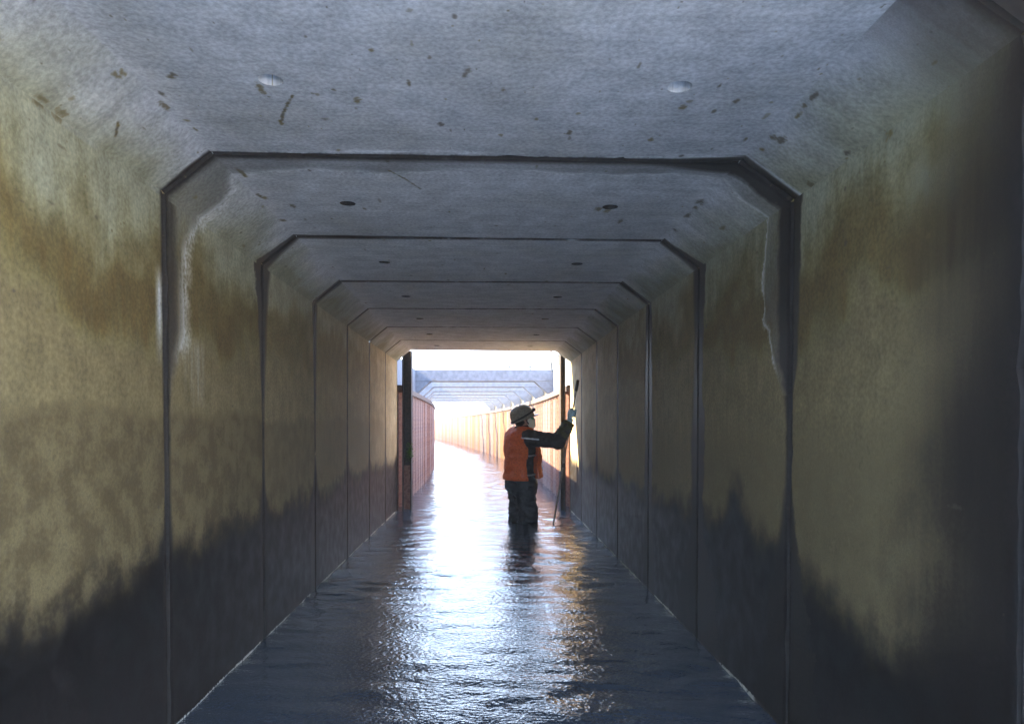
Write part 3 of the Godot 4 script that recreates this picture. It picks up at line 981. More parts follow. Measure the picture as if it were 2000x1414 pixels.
func build_far() -> void:
	# concrete side walls of the gap between the two culverts
	var l := part("retaining_wall", wall_block(Vector3(-1.40, 0, -9.98), Vector3(-1.67, 0, -16.99), -0.4, EYE + 1.08, EYE + 1.31, -0.3), M["weathered"], self)
	tag(l, "grey retaining wall rising above the left sheet piles up to the first concrete frame", "retaining wall", "retaining walls of the open gap")
	var r := part("retaining_wall", wall_block(Vector3(1.38, 0, -9.98), Vector3(1.60, 0, -16.99), -0.4, EYE + 1.22, EYE + 1.26, 0.3), M["pale_concrete"], self)
	tag(r, "pale retaining wall above the right sheet piles with a handrail on it", "retaining wall", "retaining walls of the open gap")
	# concrete frames across the open channel, following the bend
	var said := ["nearest concrete frame across the channel, blue-grey beam with sloping haunches", "second concrete frame across the channel, its edge showing under the first beam", "third concrete frame across the channel, paler than the two before it", "fourth concrete frame across the channel, over the start of the bend", "fifth concrete frame across the channel, almost white in the glare", "sixth concrete frame across the channel, before the sunlit wall", "farthest concrete frame across the channel, a thin pale line in the glare"]
	for k in 7:
		var d0 := 16.96 + k * 2.6
		var c0 := bend(d0) + 0.04
		var m: Material = M["weathered"] if k == 0 else M["weathered_hazed"]
		var o := thing("concrete_frame", said[k], "concrete frame", Vector3(c0, 0, -d0 - 0.17), 0.0, "concrete frames across the channel")
		var y := EYE + 1.029
		part("beam", box_mesh(Vector3(3.62, 0.285, 0.34), Vector3(0, y + 0.1425, 0), 0.015), m, o)
		for sx in [-1.0, 1.0]:
			var hb := mb()
			var q := [Vector2(sx * 1.535, y - 0.27), Vector2(sx * 1.235, y + 0.004), Vector2(sx * 1.80, y + 0.004), Vector2(sx * 1.80, y - 0.27)]
			var f := []
			var g := []
			for v in q:
				f.append(Vector3(v.x, v.y, 0.167))
				g.append(Vector3(v.x, v.y, -0.167))
			quad(hb, f[0], f[1], f[2], f[3], Vector3(0, 0, 1))
			quad(hb, g[0], g[1], g[2], g[3], Vector3(0, 0, -1))
			quad(hb, f[0], f[1], g[1], g[0], Vector3(-sx, -1, 0))
			quad(hb, f[2], f[3], g[3], g[2], Vector3(sx, 0, 0))
			part("haunch", hb.commit(), m, o)
			part("leg", box_mesh(Vector3(0.265, 2.34, 0.33), Vector3(sx * 1.668, y - 0.275 - 1.17, 0), 0.012), m, o)
	# a chain-link fence along the top
	var f := thing("wire_fence", "pale wire mesh fence on the top of the nearest concrete frame", "fence")
	var fx := [0.55, 1.05, 1.55]
	var fy := EYE + 1.029 + 0.285
	var fz := -17.02
	for x in fx:
		var st := mb()
		tube(st, [Vector3(x, fy - 0.02, fz), Vector3(x, fy + 0.95, fz)], [0.02, 0.02], 8)
		part("post", st.commit(), M["galvanised"], f)
	for yy in [0.06, 0.94]:
		var st := mb()
		tube(st, [Vector3(fx[0], fy + yy, fz), Vector3(fx[2], fy + yy, fz)], [0.013, 0.013], 8)
		part("rail", st.commit(), M["galvanised"], f)
	var wires := mb()
	var step := 0.045
	for dirn in [-1.0, 1.0]:
		var u := -0.9
		while u < 1.9:
			# a slanted wire clipped to the panel
			var p0 := Vector2(u, 0.0)
			var p1 := Vector2(u + 0.88, 0.88)
			var a0 := clampf((0.0 - p0.x) / 0.88, 0.0, 1.0)
			var a1 := clampf((1.0 - p0.x) / 0.88, 0.0, 1.0)
			if a1 > a0 + 0.02:
				var q0 := p0.lerp(p1, a0)
				var q1 := p0.lerp(p1, a1)
				if dirn < 0:
					q0.x = 1.0 - q0.x
					q1.x = 1.0 - q1.x
				tube(wires, [Vector3(fx[0] + q0.x, fy + 0.06 + q0.y, fz + dirn * 0.002), Vector3(fx[0] + q1.x, fy + 0.06 + q1.y, fz + dirn * 0.002)], [0.0016, 0.0016], 4)
			u += step
	var wm := part("wire_mesh", wires.commit(), M["wire"], f)
	wm.set_meta("kind", "stuff")
	# handrail stub on the right retaining wall
	var h := thing("handrail", "short steel handrail ending in a dark stub above the right retaining wall", "handrail")
	var hs := mb()
	tube(hs, [Vector3(1.50, EYE + 1.25, -11.6), Vector3(1.49, EYE + 1.44, -12.96), Vector3(1.50, EYE + 1.42, -16.4)], [0.018, 0.018, 0.018], 8)
	part("rail", hs.commit(), M["galvanised"], h)
	for z in [-13.1, -14.7, -16.3]:
		var ps := mb()
		tube(ps, [Vector3(1.51, EYE + 1.2, z), Vector3(1.50, EYE + 1.43, z)], [0.018, 0.018], 8)
		part("post", ps.commit(), M["galvanised"], h)
	# the right bank is held by a low wall behind the frames
	for k in 7:
		var da := 17.05 + k * 2.6
		var db := minf(da + 2.59, 34.5)
		var xa := bend(da) + 1.82
		var xb := bend(db) + 1.82
		var lw := part("bank_wall", wall_block(Vector3(xa, 0, -da), Vector3(xb, 0, -db), 0.4, EYE + 1.10, EYE + 1.10, 0.25), M["dimmed_concrete"], self)
		tag(lw, ["grey bank wall panel behind the right end of the nearest frame", "second grey bank wall panel, between the second and third frames", "third grey bank wall panel, between the third and fourth frames", "fourth grey bank wall panel, between the fourth and fifth frames", "fifth grey bank wall panel, between the fifth and sixth frames", "sixth grey bank wall panel, between the sixth and last frames", "last grey bank wall panel, beyond the farthest frame"][k], "bank wall", "bank wall panels on the right")
	# ground on both banks
	for s in [-1.0, 1.0]:
		var st := mb()
		var prev := -46.0
		while prev < 420.0:
			var nd := prev + (5.0 if prev < 130.0 else 40.0)
			if prev == -1.0:
				nd = 1.56
			elif prev == 1.56:
				nd = 4.0
			var rows := []
			for dd in [prev, nd]:
				var inner: float = bend(dd) + s * (2.10 if dd > 1.6 else 1.5)
				if dd < 1.5 and s > 0:
					inner = 6.46
				var y := 0.5 if dd < 1.5 else (2.32 if dd < 16.9 else 1.66)
				rows.append([Vector3(inner, y, -dd), Vector3(inner + s * 5.0, y - 0.2, -dd), Vector3(inner + s * 260.0, y - 0.4, -dd)])
			for q in 2:
				quad(st, rows[0][q], rows[0][q + 1], rows[1][q + 1], rows[1][q], Vector3.UP)
			prev = nd
		structure("ground", st.commit(), M["earth"])
	# earth over the culvert roof
	structure("embankment", box_mesh(Vector3(3.9, 0.45, 8.3), Vector3(0, 2.66, -5.75), 0.05), M["earth"])

# ------------------------------------------------------------------ signed-distance figures
func cap_d(p: Vector3, a: Vector3, b: Vector3, ra: float, rb: float) -> float:
	var ab := b - a
	var t := clampf((p - a).dot(ab) / maxf(ab.length_squared(), 1e-9), 0.0, 1.0)
	return p.distance_to(a + ab * t) - lerpf(ra, rb, t)

func bones_d(p: Vector3, B: Array, k: float, grow := 0.0) -> float:
	var d := 1e3
	for b in B:
		var e := cap_d(p, b[0], b[1], b[2] + grow, b[3] + grow)
		var h := clampf(0.5 + 0.5 * (d - e) / k, 0.0, 1.0)
		d = lerpf(d, e, h) - k * h * (1.0 - h)
	return d

# surface nets: adds the zero level of field inside the box to arrays
func net(acc: Dictionary, field: Callable, lo: Vector3, hi: Vector3, cell: float) -> void:
	var nb := 4
	var bx := int(ceil((hi.x - lo.x) / (cell * nb)))
	var by := int(ceil((hi.y - lo.y) / (cell * nb)))
	var bz := int(ceil((hi.z - lo.z) / (cell * nb)))
	var nx := bx * nb
	var ny := by * nb
	var nz := bz * nb
	var v := PackedFloat32Array()
	v.resize(nx * ny * nz)
	var reach := cell * nb * 0.866 * 1.5 + 0.012
	for X in bx:
		for Y in by:
			for Z in bz:
				var c := lo + Vector3(X + 0.5, Y + 0.5, Z + 0.5) * cell * nb
				var d: float = field.call(c)
				var skip := absf(d) > reach
				for x in nb:
					for y in nb:
						var at := ((X * nb + x) * ny + Y * nb + y) * nz + Z * nb
						for z in nb:
							v[at + z] = d if skip else field.call(lo + Vector3(X * nb + x, Y * nb + y, Z * nb + z) * cell)
	var ids := PackedInt32Array()
	ids.resize(nx * ny * nz)
	ids.fill(-1)
	var V: PackedVector3Array = acc.v
	var N: PackedVector3Array = acc.n
	var I: PackedInt32Array = acc.i
	var sx := ny * nz
	for x in nx - 1:
		for y in ny - 1:
			for z in nz - 1:
				var at := (x * ny + y) * nz + z
				var cnt := 0
				var q := [v[at], v[at + 1], v[at + nz], v[at + nz + 1], v[at + sx], v[at + sx + 1], v[at + sx + nz], v[at + sx + nz + 1]]
				for e in q:
					if e < 0.0:
						cnt += 1
				if cnt == 0 or cnt == 8:
					continue
				var sum := Vector3.ZERO
				var m := 0
				for e in [[0, 1], [2, 3], [4, 5], [6, 7], [0, 2], [1, 3], [4, 6], [5, 7], [0, 4], [1, 5], [2, 6], [3, 7]]:
					var a: float = q[e[0]]
					var b: float = q[e[1]]
					if (a < 0.0) != (b < 0.0):
						var t := a / (a - b)
						var pa := Vector3(e[0] >> 2, (e[0] >> 1) & 1, e[0] & 1)
						var pb := Vector3(e[1] >> 2, (e[1] >> 1) & 1, e[1] & 1)
						sum += pa.lerp(pb, t)
						m += 1
				var f := sum / m
				ids[at] = V.size()
				V.append(lo + (Vector3(x, y, z) + f) * cell)
				N.append(Vector3(q[4] + q[5] + q[6] + q[7] - q[0] - q[1] - q[2] - q[3], q[2] + q[3] + q[6] + q[7] - q[0] - q[1] - q[4] - q[5], q[1] + q[3] + q[5] + q[7] - q[0] - q[2] - q[4] - q[6]).normalized())
	var strides := [sx, nz, 1]
	for x in range(1, nx - 1):
		for y in range(1, ny - 1):
			for z in range(1, nz - 1):
				var at := (x * ny + y) * nz + z
				var inside := v[at] < 0.0
				for ax in 3:
					var nxt: int = at + strides[ax]
					if inside == (v[nxt] < 0.0):
						continue
					var u: int = strides[(ax + 1) % 3]
					var w: int = strides[(ax + 2) % 3]
					var a := ids[at - u - w]
					var b := ids[at - w]
					var c := ids[at]
					var d := ids[at - u]
					if a < 0 or b < 0 or c < 0 or d < 0:
						continue
					if inside:
						I.append_array([a, c, b, a, d, c])
					else:
						I.append_array([a, b, c, a, c, d])
	acc.v = V
	acc.n = N
	acc.i = I

func fresh() -> Dictionary:
	return {"v": PackedVector3Array(), "n": PackedVector3Array(), "i": PackedInt32Array()}

func baked(acc: Dictionary) -> ArrayMesh:
	var arr := []
	arr.resize(Mesh.ARRAY_MAX)
	arr[Mesh.ARRAY_VERTEX] = acc.v
	arr[Mesh.ARRAY_NORMAL] = acc.n
	arr[Mesh.ARRAY_INDEX] = acc.i
	var m := ArrayMesh.new()
	m.add_surface_from_arrays(Mesh.PRIMITIVE_TRIANGLES, arr)
	return m

# ------------------------------------------------------------------ the worker
func build_worker() -> void:
	var turn := deg_to_rad(23.0)
	var root := thing("person", "worker in white helmet and orange life vest standing in the water holding a pole", "person", Vector3(0.43, BED, -8.74), turn)
	var back := Transform3D(Basis(Vector3.UP, -turn), Vector3.ZERO)
	var W := func(x: float, y: float, z: float) -> Vector3:      # from axes of the tunnel to the person's own
		return back * Vector3(x, y, z)
	var sh: Vector3 = Vector3(-0.01, 1.435, 0.185)
	var el: Vector3 = W.call(0.43, 1.385, 0.16)
	var wr: Vector3 = W.call(0.575, 1.625, 0.15)
	var grip: Vector3 = W.call(0.607, 1.725, 0.14)
	var pole_dir: Vector3 = W.call(0.1687, 0.9857, 0.0)
	var lsh := Vector3(0.0, 1.435, -0.185)
	var lel := Vector3(0.02, 1.16, -0.25)
	var lwr := Vector3(0.24, 1.10, -0.17)
	# bones: a, b, radius a, radius b
	var torso := [
		[Vector3(0.0, 0.94, 0.0), Vector3(0.0, 1.10, 0.0), 0.135, 0.125],
		[Vector3(0.0, 0.92, -0.075), Vector3(0.0, 0.92, 0.075), 0.115, 0.115],
		[Vector3(0.005, 1.28, -0.075), Vector3(0.005, 1.28, 0.075), 0.118, 0.118],
		[Vector3(0.0, 1.10, 0.0), Vector3(0.0, 1.36, 0.0), 0.122, 0.11],
		[Vector3(-0.01, 1.42, -0.12), Vector3(-0.01, 1.42, 0.12), 0.075, 0.075]]
	var neck := [[Vector3(-0.005, 1.42, 0.0), Vector3(0.015, 1.58, 0.0), 0.062, 0.055]]
	var legs := []
	for s in [-1.0, 1.0]:
		var hip := Vector3(0.0, 0.90, s * 0.085)
		var kn := Vector3(0.03 + 0.02 * s, 0.49, s * 0.092)
		var an := Vector3(-0.02 + 0.03 * s, 0.09, s * 0.095)
		legs.append_array([[hip, kn, 0.088, 0.058], [kn, an, 0.056, 0.040], [an + Vector3(-0.03, -0.045, 0), an + Vector3(0.16, -0.055, s * 0.02), 0.045, 0.034]])
	var rarm := [[sh, el, 0.056, 0.043], [el, wr, 0.042, 0.029]]
	var larm := [[lsh, lel, 0.056, 0.043], [lel, lwr, 0.042, 0.029]]
	# the gripping right hand: palm beside the pole, fingers round it
	var up := pole_dir
	var away: Vector3 = (grip - wr)
	away = (away - up * away.dot(up)).normalized()                # from wrist across to the pole
	if away.length() < 0.5:
		away = W.call(1, 0, 0)
	away = W.call(0.9857, -0.1687, 0.0)
	var out_z := up.cross(away).normalized()                      # to the side of the palm
	if out_z.dot(W.call(0, 0, 1)) < 0.0:
		out_z = -out_z
	var hp := func(x: float, y: float, z: float) -> Vector3:
		return grip + away * x + up * y + out_z * z
	var palm_back: Vector3 = hp.call(-0.035, -0.012, 0.026)
	var rhand := [[wr, palm_back, 0.027, 0.024], [hp.call(-0.03, -0.028, 0.027), hp.call(0.012, -0.034, 0.030), 0.016, 0.012], [hp.call(-0.03, 0.0, 0.028), hp.call(0.016, -0.008, 0.031), 0.017, 0.012],
		[hp.call(-0.03, 0.02, 0.027), hp.call(0.014, 0.030, 0.030), 0.016, 0.012], [hp.call(-0.03, -0.03, 0.027), hp.call(-0.03, 0.02, 0.027), 0.016, 0.016]]
	var rfing := []
	var heights := [-0.036, -0.013, 0.010, 0.033]
	var lens := [0.85, 0.97, 1.0, 0.92]
	for q in 4:
		var h: float = heights[q]
		var l: float = lens[q]
		rfing.append([[hp.call(0.012, h, 0.030), hp.call(0.032 * l + 0.004, h + 0.002, 0.012), 0.0100, 0.0094], [hp.call(0.032 * l + 0.004, h + 0.002, 0.012), hp.call(0.030 * l, h + 0.001, -0.014), 0.0094, 0.0088], [hp.call(0.030 * l, h + 0.001, -0.014), hp.call(0.010 * l, h, -0.024), 0.0088, 0.0080]])
	var thumb := [[hp.call(-0.034, 0.014, 0.022), hp.call(-0.030, 0.040, 0.004), 0.0125, 0.0105], [hp.call(-0.030, 0.040, 0.004), hp.call(-0.012, 0.050, -0.018), 0.0105, 0.0085]]
	# relaxed left hand
	var lh := func(x: float, y: float, z: float) -> Vector3:
		return lwr + Vector3(x, y, z)
	var lhand := [[lwr, lh.call(0.05, -0.012, 0.012), 0.026, 0.024], [lh.call(0.03, -0.005, -0.014), lh.call(0.085, -0.015, -0.012), 0.015, 0.013], [lh.call(0.03, -0.02, 0.02), lh.call(0.085, -0.03, 0.026), 0.015, 0.013]]
	var lfing := []
	for q in 4:
		var o: float = -0.022 + q * 0.016
		var b0: Vector3 = lh.call(0.082, -0.014 - q * 0.005, o + 0.006)
		var b1: Vector3 = b0 + Vector3(0.036, -0.012, 0.004) * lens[3 - q]
		var b2: Vector3 = b1 + Vector3(0.016, -0.024, 0.004) * lens[3 - q]
		lfing.append([[b0, b1, 0.0098, 0.0090], [b1, b2, 0.0090, 0.0078]])
	lfing.append([[lh.call(0.03, 0.004, -0.014), lh.call(0.065, 0.016, -0.034), 0.0120, 0.0105], [lh.call(0.065, 0.016, -0.034), lh.call(0.092, 0.012, -0.040), 0.0105, 0.0085]])
	# head frame
	var hc := Vector3(0.035, 1.645, 0.0)
	var hb := Basis(Vector3.UP, deg_to_rad(-14.0)) * Basis(Vector3.BACK, deg_to_rad(21.0))
	var hx := Transform3D(hb, hc)
	var HP := func(x: float, y: float, z: float) -> Vector3:
		return hx * Vector3(x, y, z)
	var skull := [[HP.call(-0.022, 0.035, 0.0), HP.call(0.02, 0.035, 0.0), 0.083, 0.078], [HP.call(0.02, 0.0, 0.0), HP.call(0.045, -0.055, 0.0), 0.062, 0.045], [HP.call(0.045, -0.07, -0.018), HP.call(0.045, -0.07, 0.018), 0.032, 0.032],
		[HP.call(0.088, 0.012, 0.0), HP.call(0.112, -0.022, 0.0), 0.012, 0.015], [HP.call(-0.02, -0.04, 0), Vector3(0.0, 1.50, 0), 0.058, 0.058]]
	var face := []
	for s in [-1.0, 1.0]:
		face.append([HP.call(-0.012, 0.012, s * 0.080), HP.call(-0.004, -0.022, s * 0.076), 0.015, 0.010])     # ears
		face.append([HP.call(0.080, 0.024, s * 0.018), HP.call(0.074, 0.022, s * 0.045), 0.013, 0.011])        # brows
		face.append([HP.call(0.083, 0.005, s * 0.032), HP.call(0.083, 0.005, s * 0.032), 0.0115, 0.0115])      # eyes
	face.append([HP.call(0.089, -0.048, -0.018), HP.call(0.089, -0.048, 0.018), 0.0075, 0.0075])               # lips
	face.append([HP.call(0.086, -0.060, -0.015), HP.call(0.086, -0.060, 0.015), 0.0080, 0.0080])
	var all := torso + neck + legs + rarm + larm
	var acc := fresh()
	net(acc, func(p): return bones_d(p, all, 0.035), Vector3(-0.26, -0.04, -0.36), Vector3(0.66, 1.78, 0.56), 0.016)
	net(acc, func(p): return minf(bones_d(p, skull, 0.03), bones_d(p, face, 0.008)), hc - Vector3(0.15, 0.17, 0.15), hc + Vector3(0.17, 0.16, 0.15), 0.006)
	net(acc, func(p):
		var d := bones_d(p, rhand, 0.012)
		for f in rfing:
			d = minf(d, bones_d(p, f, 0.004))
		return minf(d, bones_d(p, thumb, 0.004)), grip - Vector3(0.12, 0.13, 0.12), grip + Vector3(0.10, 0.10, 0.10), 0.004)
	net(acc, func(p):
		var d := bones_d(p, lhand, 0.012)
		for f in lfing:
			d = minf(d, bones_d(p, f, 0.004))
		return d, lwr - Vector3(0.05, 0.1, 0.09), lwr + Vector3(0.18, 0.06, 0.09), 0.004)
	part("body", baked(acc), M["skin"], root)
	var fold := FastNoiseLite.new()
	fold.seed = 12
	fold.frequency = 9.0
	fold.fractal_octaves = 2
	# waders
	acc = fresh()
	var wl := legs + [torso[1], [Vector3(0.0, 0.94, 0.0), Vector3(0.0, 1.06, 0.0), 0.14, 0.125]]
	net(acc, func(p):
		var d := bones_d(p, wl, 0.08, 0.050) + fold.get_noise_3d(p.x, p.y * 1.8, p.z) * 0.018
		d += smoothstep(0.84, 0.94, p.y) * 0.035
		return maxf(d, p.y - 1.08), Vector3(-0.24, -0.07, -0.28), Vector3(0.30, 1.12, 0.28), 0.014)
	part("waders", baked(acc), M["wader"], root)
	# jacket
	acc = fresh()
	var jk := torso + [[sh, el, 0.072, 0.058], [el, wr, 0.056, 0.036]] + larm
	net(acc, func(p):
		var d := bones_d(p, jk, 0.04, 0.028) + fold.get_noise_3d(p.x * 1.3 + 5.0, p.y * 1.8, p.z * 1.3) * 0.016
		d = maxf(d, 0.93 - p.y)
		d = maxf(d, (p - wr).dot((wr - el).normalized()) + 0.03)
		return maxf(d, -(p.distance_to(hx * Vector3.ZERO) - 0.10)), Vector3(-0.24, 0.88, -0.36), Vector3(0.66, 1.78, 0.56), 0.014)
	part("jacket", baked(acc), M["jacket"], root)
	acc = fresh()
	net(acc, func(p):
		var d := cap_d(p, el.lerp(wr, 0.30), wr.lerp(el, 0.05), 0.084, 0.070) + fold.get_noise_3d(p.x * 1.6, p.y * 2.4, p.z * 1.6) * 0.018
		return maxf(d, absf((p - el.lerp(wr, 0.62)).dot((wr - el).normalized())) - 0.10), el - Vector3(0.12, 0.12, 0.14), wr + Vector3(0.14, 0.12, 0.14), 0.011)
	part("sleeve_cuff", baked(acc), M["olive"], root)
	acc = fresh()
	net(acc, func(p):
		return maxf(absf(bones_d(p, [[sh, el, 0.072, 0.058]], 0.02, 0.034)) - 0.004, absf((p - sh.lerp(el, 0.22)).dot(Vector3(0.1, 0.99, 0.0).normalized()) + 0.012) - 0.010), sh - Vector3(0.12, 0.14, 0.12), sh + Vector3(0.22, 0.12, 0.14), 0.006)
	part("reflective_stripe", baked(acc), M["reflective"], root)
	# life vest: thick back and front panels, open at the sides
	acc = fresh()
	var shoulder_cut := [[sh + Vector3(0.03, -0.03, 0.02), sh + Vector3(0.10, -0.06, 0.14), 0.105, 0.12]]
	var lcut := [[lsh + Vector3(0.02, -0.03, -0.02), lsh + Vector3(0.06, -0.08, -0.14), 0.105, 0.12]]
	net(acc, func(p):
		var d := bones_d(p, torso, 0.05, 0.074) + fold.get_noise_3d(p.x * 0.8, p.y * 0.9, p.z * 0.8 + 9.0) * 0.014 + absf(sin(p.y * 26.0 + p.z * 3.0)) * 0.005
		if p.x > 0.0:
			d -= 0.04 * clampf((1.32 - p.y) / 0.12, 0.0, 1.0) * clampf(p.x / 0.1, 0.0, 1.0)
		d = maxf(d, -bones_d(p, torso, 0.05, 0.024))
		d = maxf(d, 0.915 + maxf(p.x, 0.0) * 0.2 - p.y)
		d = maxf(d, -cap_d(p, Vector3(0.03, 1.47, 0.0), Vector3(0.10, 1.62, 0.0), 0.095, 0.16))
		d = maxf(d, -bones_d(p, shoulder_cut, 0.02))
		d = maxf(d, -bones_d(p, lcut, 0.02))
		if p.y < 1.38:
			d = maxf(d, -(maxf(absf(p.x - 0.04) - 0.066, 0.12 - absf(p.z))))
		return d, Vector3(-0.26, 0.86, -0.29), Vector3(0.30, 1.60, 0.29), 0.012)
	part("life_vest", baked(acc), M["vest"], root)
	for yy in [1.215, 0.985]:
		acc = fresh()
		var y0: float = yy
		net(acc, func(p): return maxf(absf(bones_d(p, torso, 0.05, 0.046)) - 0.006, absf(p.y - y0 - p.x * 0.05) - 0.012), Vector3(-0.24, y0 - 0.05, -0.27), Vector3(0.26, y0 + 0.05, 0.27), 0.008)
		part("vest_strap", baked(acc), M["webbing"], root)
	# glove on the right hand, with a long pale cuff
	acc = fresh()
	net(acc, func(p):
		var d := bones_d(p, rhand, 0.012, 0.004)
		for f in rfing:
			d = minf(d, bones_d(p, f, 0.004, 0.003))
		d = minf(d, bones_d(p, thumb, 0.004, 0.003))
		var cd := cap_d(p, wr.lerp(el, 0.30), wr.lerp(grip, 0.15), 0.052, 0.037)
		return minf(d, cd), grip - Vector3(0.20, 0.24, 0.18), grip + Vector3(0.10, 0.10, 0.12), 0.005)
	part("glove", baked(acc), M["glove"], root)
	acc = fresh()
	net(acc, func(p):
		var d := bones_d(p, lhand, 0.012, 0.004)
		for f in lfing:
			d = minf(d, bones_d(p, f, 0.004, 0.003))
		return minf(d, cap_d(p, lwr.lerp(lel, 0.25), lwr, 0.050, 0.034)), lwr - Vector3(0.16, 0.12, 0.12), lwr + Vector3(0.18, 0.12, 0.10), 0.006)
	part("glove", baked(acc), M["glove"], root)
	# hair, towel round the jaw, helmet, goggles
	acc = fresh()
	net(acc, func(p):
		var q: Vector3 = hx.affine_inverse() * p
		var d := bones_d(p, [skull[0], [HP.call(-0.05, 0.0, 0), HP.call(-0.06, -0.075, 0), 0.06, 0.045]], 0.03, 0.008)
		return maxf(d, q.x - 0.012 - q.y * 0.5), hc - Vector3(0.18, 0.17, 0.14), hc + Vector3(0.14, 0.16, 0.14), 0.007)
	part("hair", baked(acc), M["hair"], root)
	acc = fresh()
	net(acc, func(p):
		var q: Vector3 = hx.affine_inverse() * p
		var d := minf(bones_d(p, [skull[1], skull[2], [HP.call(0.085, -0.035, 0), HP.call(0.075, -0.10, 0), 0.035, 0.03]], 0.03, 0.012), bones_d(p, [[HP.call(0.03, -0.10, -0.02), HP.call(0.03, -0.10, 0.02), 0.06, 0.06]], 0.01)) + fold.get_noise_3d(p.x * 2.0, p.y * 2.0, p.z * 2.0) * 0.008
		return maxf(d, maxf(q.y + 0.004, 0.018 - q.x)), hc - Vector3(0.12, 0.22, 0.14), hc + Vector3(0.18, 0.10, 0.14), 0.007)
	part("face_mask", baked(acc), M["towel"], root)
	acc = fresh()
	net(acc, func(p): return maxf(absf(bones_d(p, [[Vector3(0, 1.48, 0), Vector3(0.01, 1.56, 0), 0.084, 0.076]], 0.01) + fold.get_noise_3d(p.x * 2.0, p.y * 2.0, p.z) * 0.01) - 0.014, absf(p.y - 1.525 - p.x * 0.1) - 0.05), Vector3(-0.14, 1.42, -0.14), Vector3(0.16, 1.62, 0.14), 0.009)
	part("collar", baked(acc), M["jacket"], root)
	var st := mb()
	var prof := [[0.0, 0.162], [0.035, 0.160], [0.07, 0.150], [0.10, 0.130], [0.122, 0.098], [0.133, 0.060], [0.136, 0.020], [0.138, -0.002], [0.150, -0.010], [0.151, -0.016], [0.132, -0.008], [0.127, 0.02], [0.11, 0.09], [0.06, 0.140], [0.0, 0.150]]
	var sides := 36
	for i in prof.size() - 1:
		for j in sides:
			var q := []
			for e in [[i, j], [i, j + 1], [i + 1, j + 1], [i + 1, j]]:
				var w: float = TAU * e[1] / sides
				var r: float = prof[e[0]][0]
				var y: float = prof[e[0]][1]
				var lx := cos(w) * r * 1.08
				var lz := sin(w) * r * 0.92
				if r > 0.14 and cos(w) > 0.0:
					lx += 0.042 * cos(w)
					y -= 0.010 * cos(w)
				if r > 0.14 and cos(w) < -0.3:
					lx -= 0.012
				if y > 0.05 and absf(lz) < 0.028 and r > 0.02 and i < 6:
					y += 0.006
				q.append(HP.call(lx - 0.004, y + 0.02, lz))
			var n: Vector3 = (q[0] + q[1] + q[2] + q[3]) * 0.25 - HP.call(0, 0.02, 0)
			quad(st, q[0], q[1], q[2], q[3], n if i < 9 else -n)
	var helm := part("helmet", st.commit(), M["helmet"], root)
	st = mb()
	var pts := []
	var rad := []
	for j in 41:
		var w := TAU * j / 40.0
		pts.append(HP.call(cos(w) * 0.150 - 0.004, 0.045 + cos(w) * 0.022, sin(w) * 0.129))
		rad.append(0.011)
	tube(st, pts, rad, 8)
	part("headband", st.commit(), M["strap_dark"], helm)
	st = mb()
	bevel_box(st, hx * Transform3D(Basis(), Vector3(0.158, 0.072, 0.0)), Vector3(0.045, 0.040, 0.052), 0.008)
	part("head_lamp", st.commit(), M["strap_dark"], helm)
	for s in [-1.0, 1.0]:
		st = mb()
		tube(st, [HP.call(0.02, 0.03, s * 0.118), HP.call(0.012, -0.03, s * 0.092), HP.call(0.035, -0.085, s * 0.05), HP.call(0.045, -0.108, 0.0)], [0.007, 0.007, 0.007, 0.007], 6)
		part("chin_strap", st.commit(), M["strap_dark"], helm)
	var gog := mb()
	var gpts := []
	var grad := []
	for j in 33:
		var w := TAU * j / 32.0
		var zz := sin(w) * 0.086
		gpts.append(HP.call(0.124 - zz * zz * 6.0, 0.006 + cos(w) * 0.036 - (0.008 if cos(w) < 0.0 and absf(zz) < 0.02 else 0.0), zz))
		grad.append(0.012)
	tube(gog, gpts, grad, 8)
	var gm := part("goggles", gog.commit(), M["goggle_frame"], root)
	var ls := mb()
	for j in 16:
		for e in [[-1.0, 1.0]]:
			var z0 := -0.080 + 0.160 * j / 16.0
			var z1 := -0.080 + 0.160 * (j + 1) / 16.0
			var h0 := 0.036 * sqrt(maxf(0.0, 1.0 - pow(z0 / 0.086, 2.0)))
			var h1 := 0.036 * sqrt(maxf(0.0, 1.0 - pow(z1 / 0.086, 2.0)))
			quad(ls, HP.call(0.126 - z0 * z0 * 6.0, 0.008 - h0, z0), HP.call(0.126 - z1 * z1 * 6.0, 0.008 - h1, z1), HP.call(0.126 - z1 * z1 * 6.0, 0.008 + h1, z1), HP.call(0.126 - z0 * z0 * 6.0, 0.008 + h0, z0), hb * Vector3.RIGHT)
	part("lens", ls.commit(), M["goggle_lens"], gm)
	# the pole in the hand
	var g: Vector3 = root.transform * grip
	var pd := Vector3(0.1687, 0.9857, 0.0)
	var o := thing("measuring_pole", "long thin pole with dark grip standing in the water, held by the worker", "pole", g)
	st = mb()
	var foot := -(g.y - BED - 0.005) / pd.y
	tube(st, [pd * foot, pd * -0.62], [0.0105, 0.0105], 10)
	part("lower_shaft", st.commit(), M["pole_wood"], o)
	st = mb()
	tube(st, [pd * -0.62, pd * 0.30], [0.0095, 0.009], 10)
	part("upper_shaft", st.commit(), M["pole_wood"], o)
	st = mb()
	tube(st, [pd * -0.66, pd * -0.655, pd * -0.615, pd * -0.61], [0.014, 0.021, 0.021, 0.012], 10)
	part("clamp", st.commit(), M["pole_dark"], o)
	st = mb()
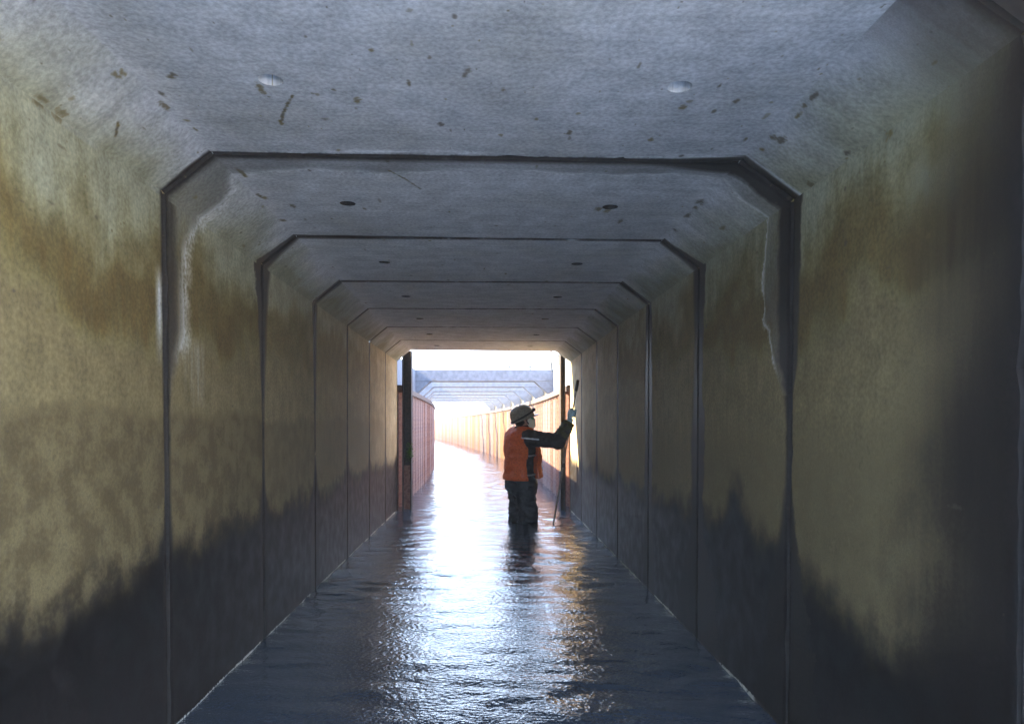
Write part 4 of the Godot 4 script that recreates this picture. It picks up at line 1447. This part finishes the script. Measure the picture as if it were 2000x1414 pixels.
	tube(st, [pd * 0.27, pd * 0.275, pd * 0.33, pd * 0.335, pd * 0.40, pd * 0.405], [0.012, 0.018, 0.018, 0.020, 0.018, 0.010], 10)
	part("grip", st.commit(), M["pole_dark"], o)

# ------------------------------------------------------------------ everything
func _ready() -> void:
	rng.seed = 4711
	# camera: level, with a shifted lens
	var cam := Camera3D.new()
	cam.name = "camera"
	add_child(cam)
	cam.position = Vector3(0, EYE, 0)
	cam.projection = Camera3D.PROJECTION_FRUSTUM
	cam.near = 0.05
	cam.far = 900.0
	cam.size = 1414.0 / FPX * 0.05
	cam.frustum_offset = Vector2(51.0 / FPX * 0.05, 123.0 / FPX * 0.05)
	cam.current = true
	# sky, exposure
	var we := WorldEnvironment.new()
	we.name = "environment"
	var env := Environment.new()
	env.background_mode = Environment.BG_SKY
	var sky := Sky.new()
	var sm := ProceduralSkyMaterial.new()
	sm.sky_top_color = Color(0.54, 0.66, 0.82)
	sm.sky_horizon_color = Color(0.86, 0.90, 0.95)
	sm.sky_curve = 0.16
	sm.ground_horizon_color = Color(0.60, 0.60, 0.58)
	sm.ground_bottom_color = Color(0.35, 0.33, 0.30)
	sm.sky_energy_multiplier = 1.0
	sm.sun_angle_max = 12.0
	sky.sky_material = sm
	env.sky = sky
	env.tonemap_mode = Environment.TONE_MAPPER_LINEAR
	env.tonemap_exposure = 15.0
	env.sdfgi_enabled = true
	env.ssao_enabled = true
	env.ssil_enabled = true
	env.fog_enabled = true
	env.fog_density = 0.005
	env.fog_light_color = Color(1.0, 0.96, 0.90)
	we.environment = env
	add_child(we)
	# sun: low, ahead on the left, shining across the gap onto the right wall of the mouth
	var sun := DirectionalLight3D.new()
	sun.name = "sun"
	sun.light_color = Color(1.0, 0.91, 0.74)
	sun.light_energy = 1.3
	sun.light_angular_distance = 0.5
	sun.shadow_enabled = true
	add_child(sun)
	sun.look_at_from_position(Vector3.ZERO, Vector3(2.4, -1.70, 1.0), Vector3.UP)
	make_materials()
	build_water()
	build_tunnel()
	build_added_inlet()
	build_far()
	build_pile_walls()
	build_posts()
	build_worker()
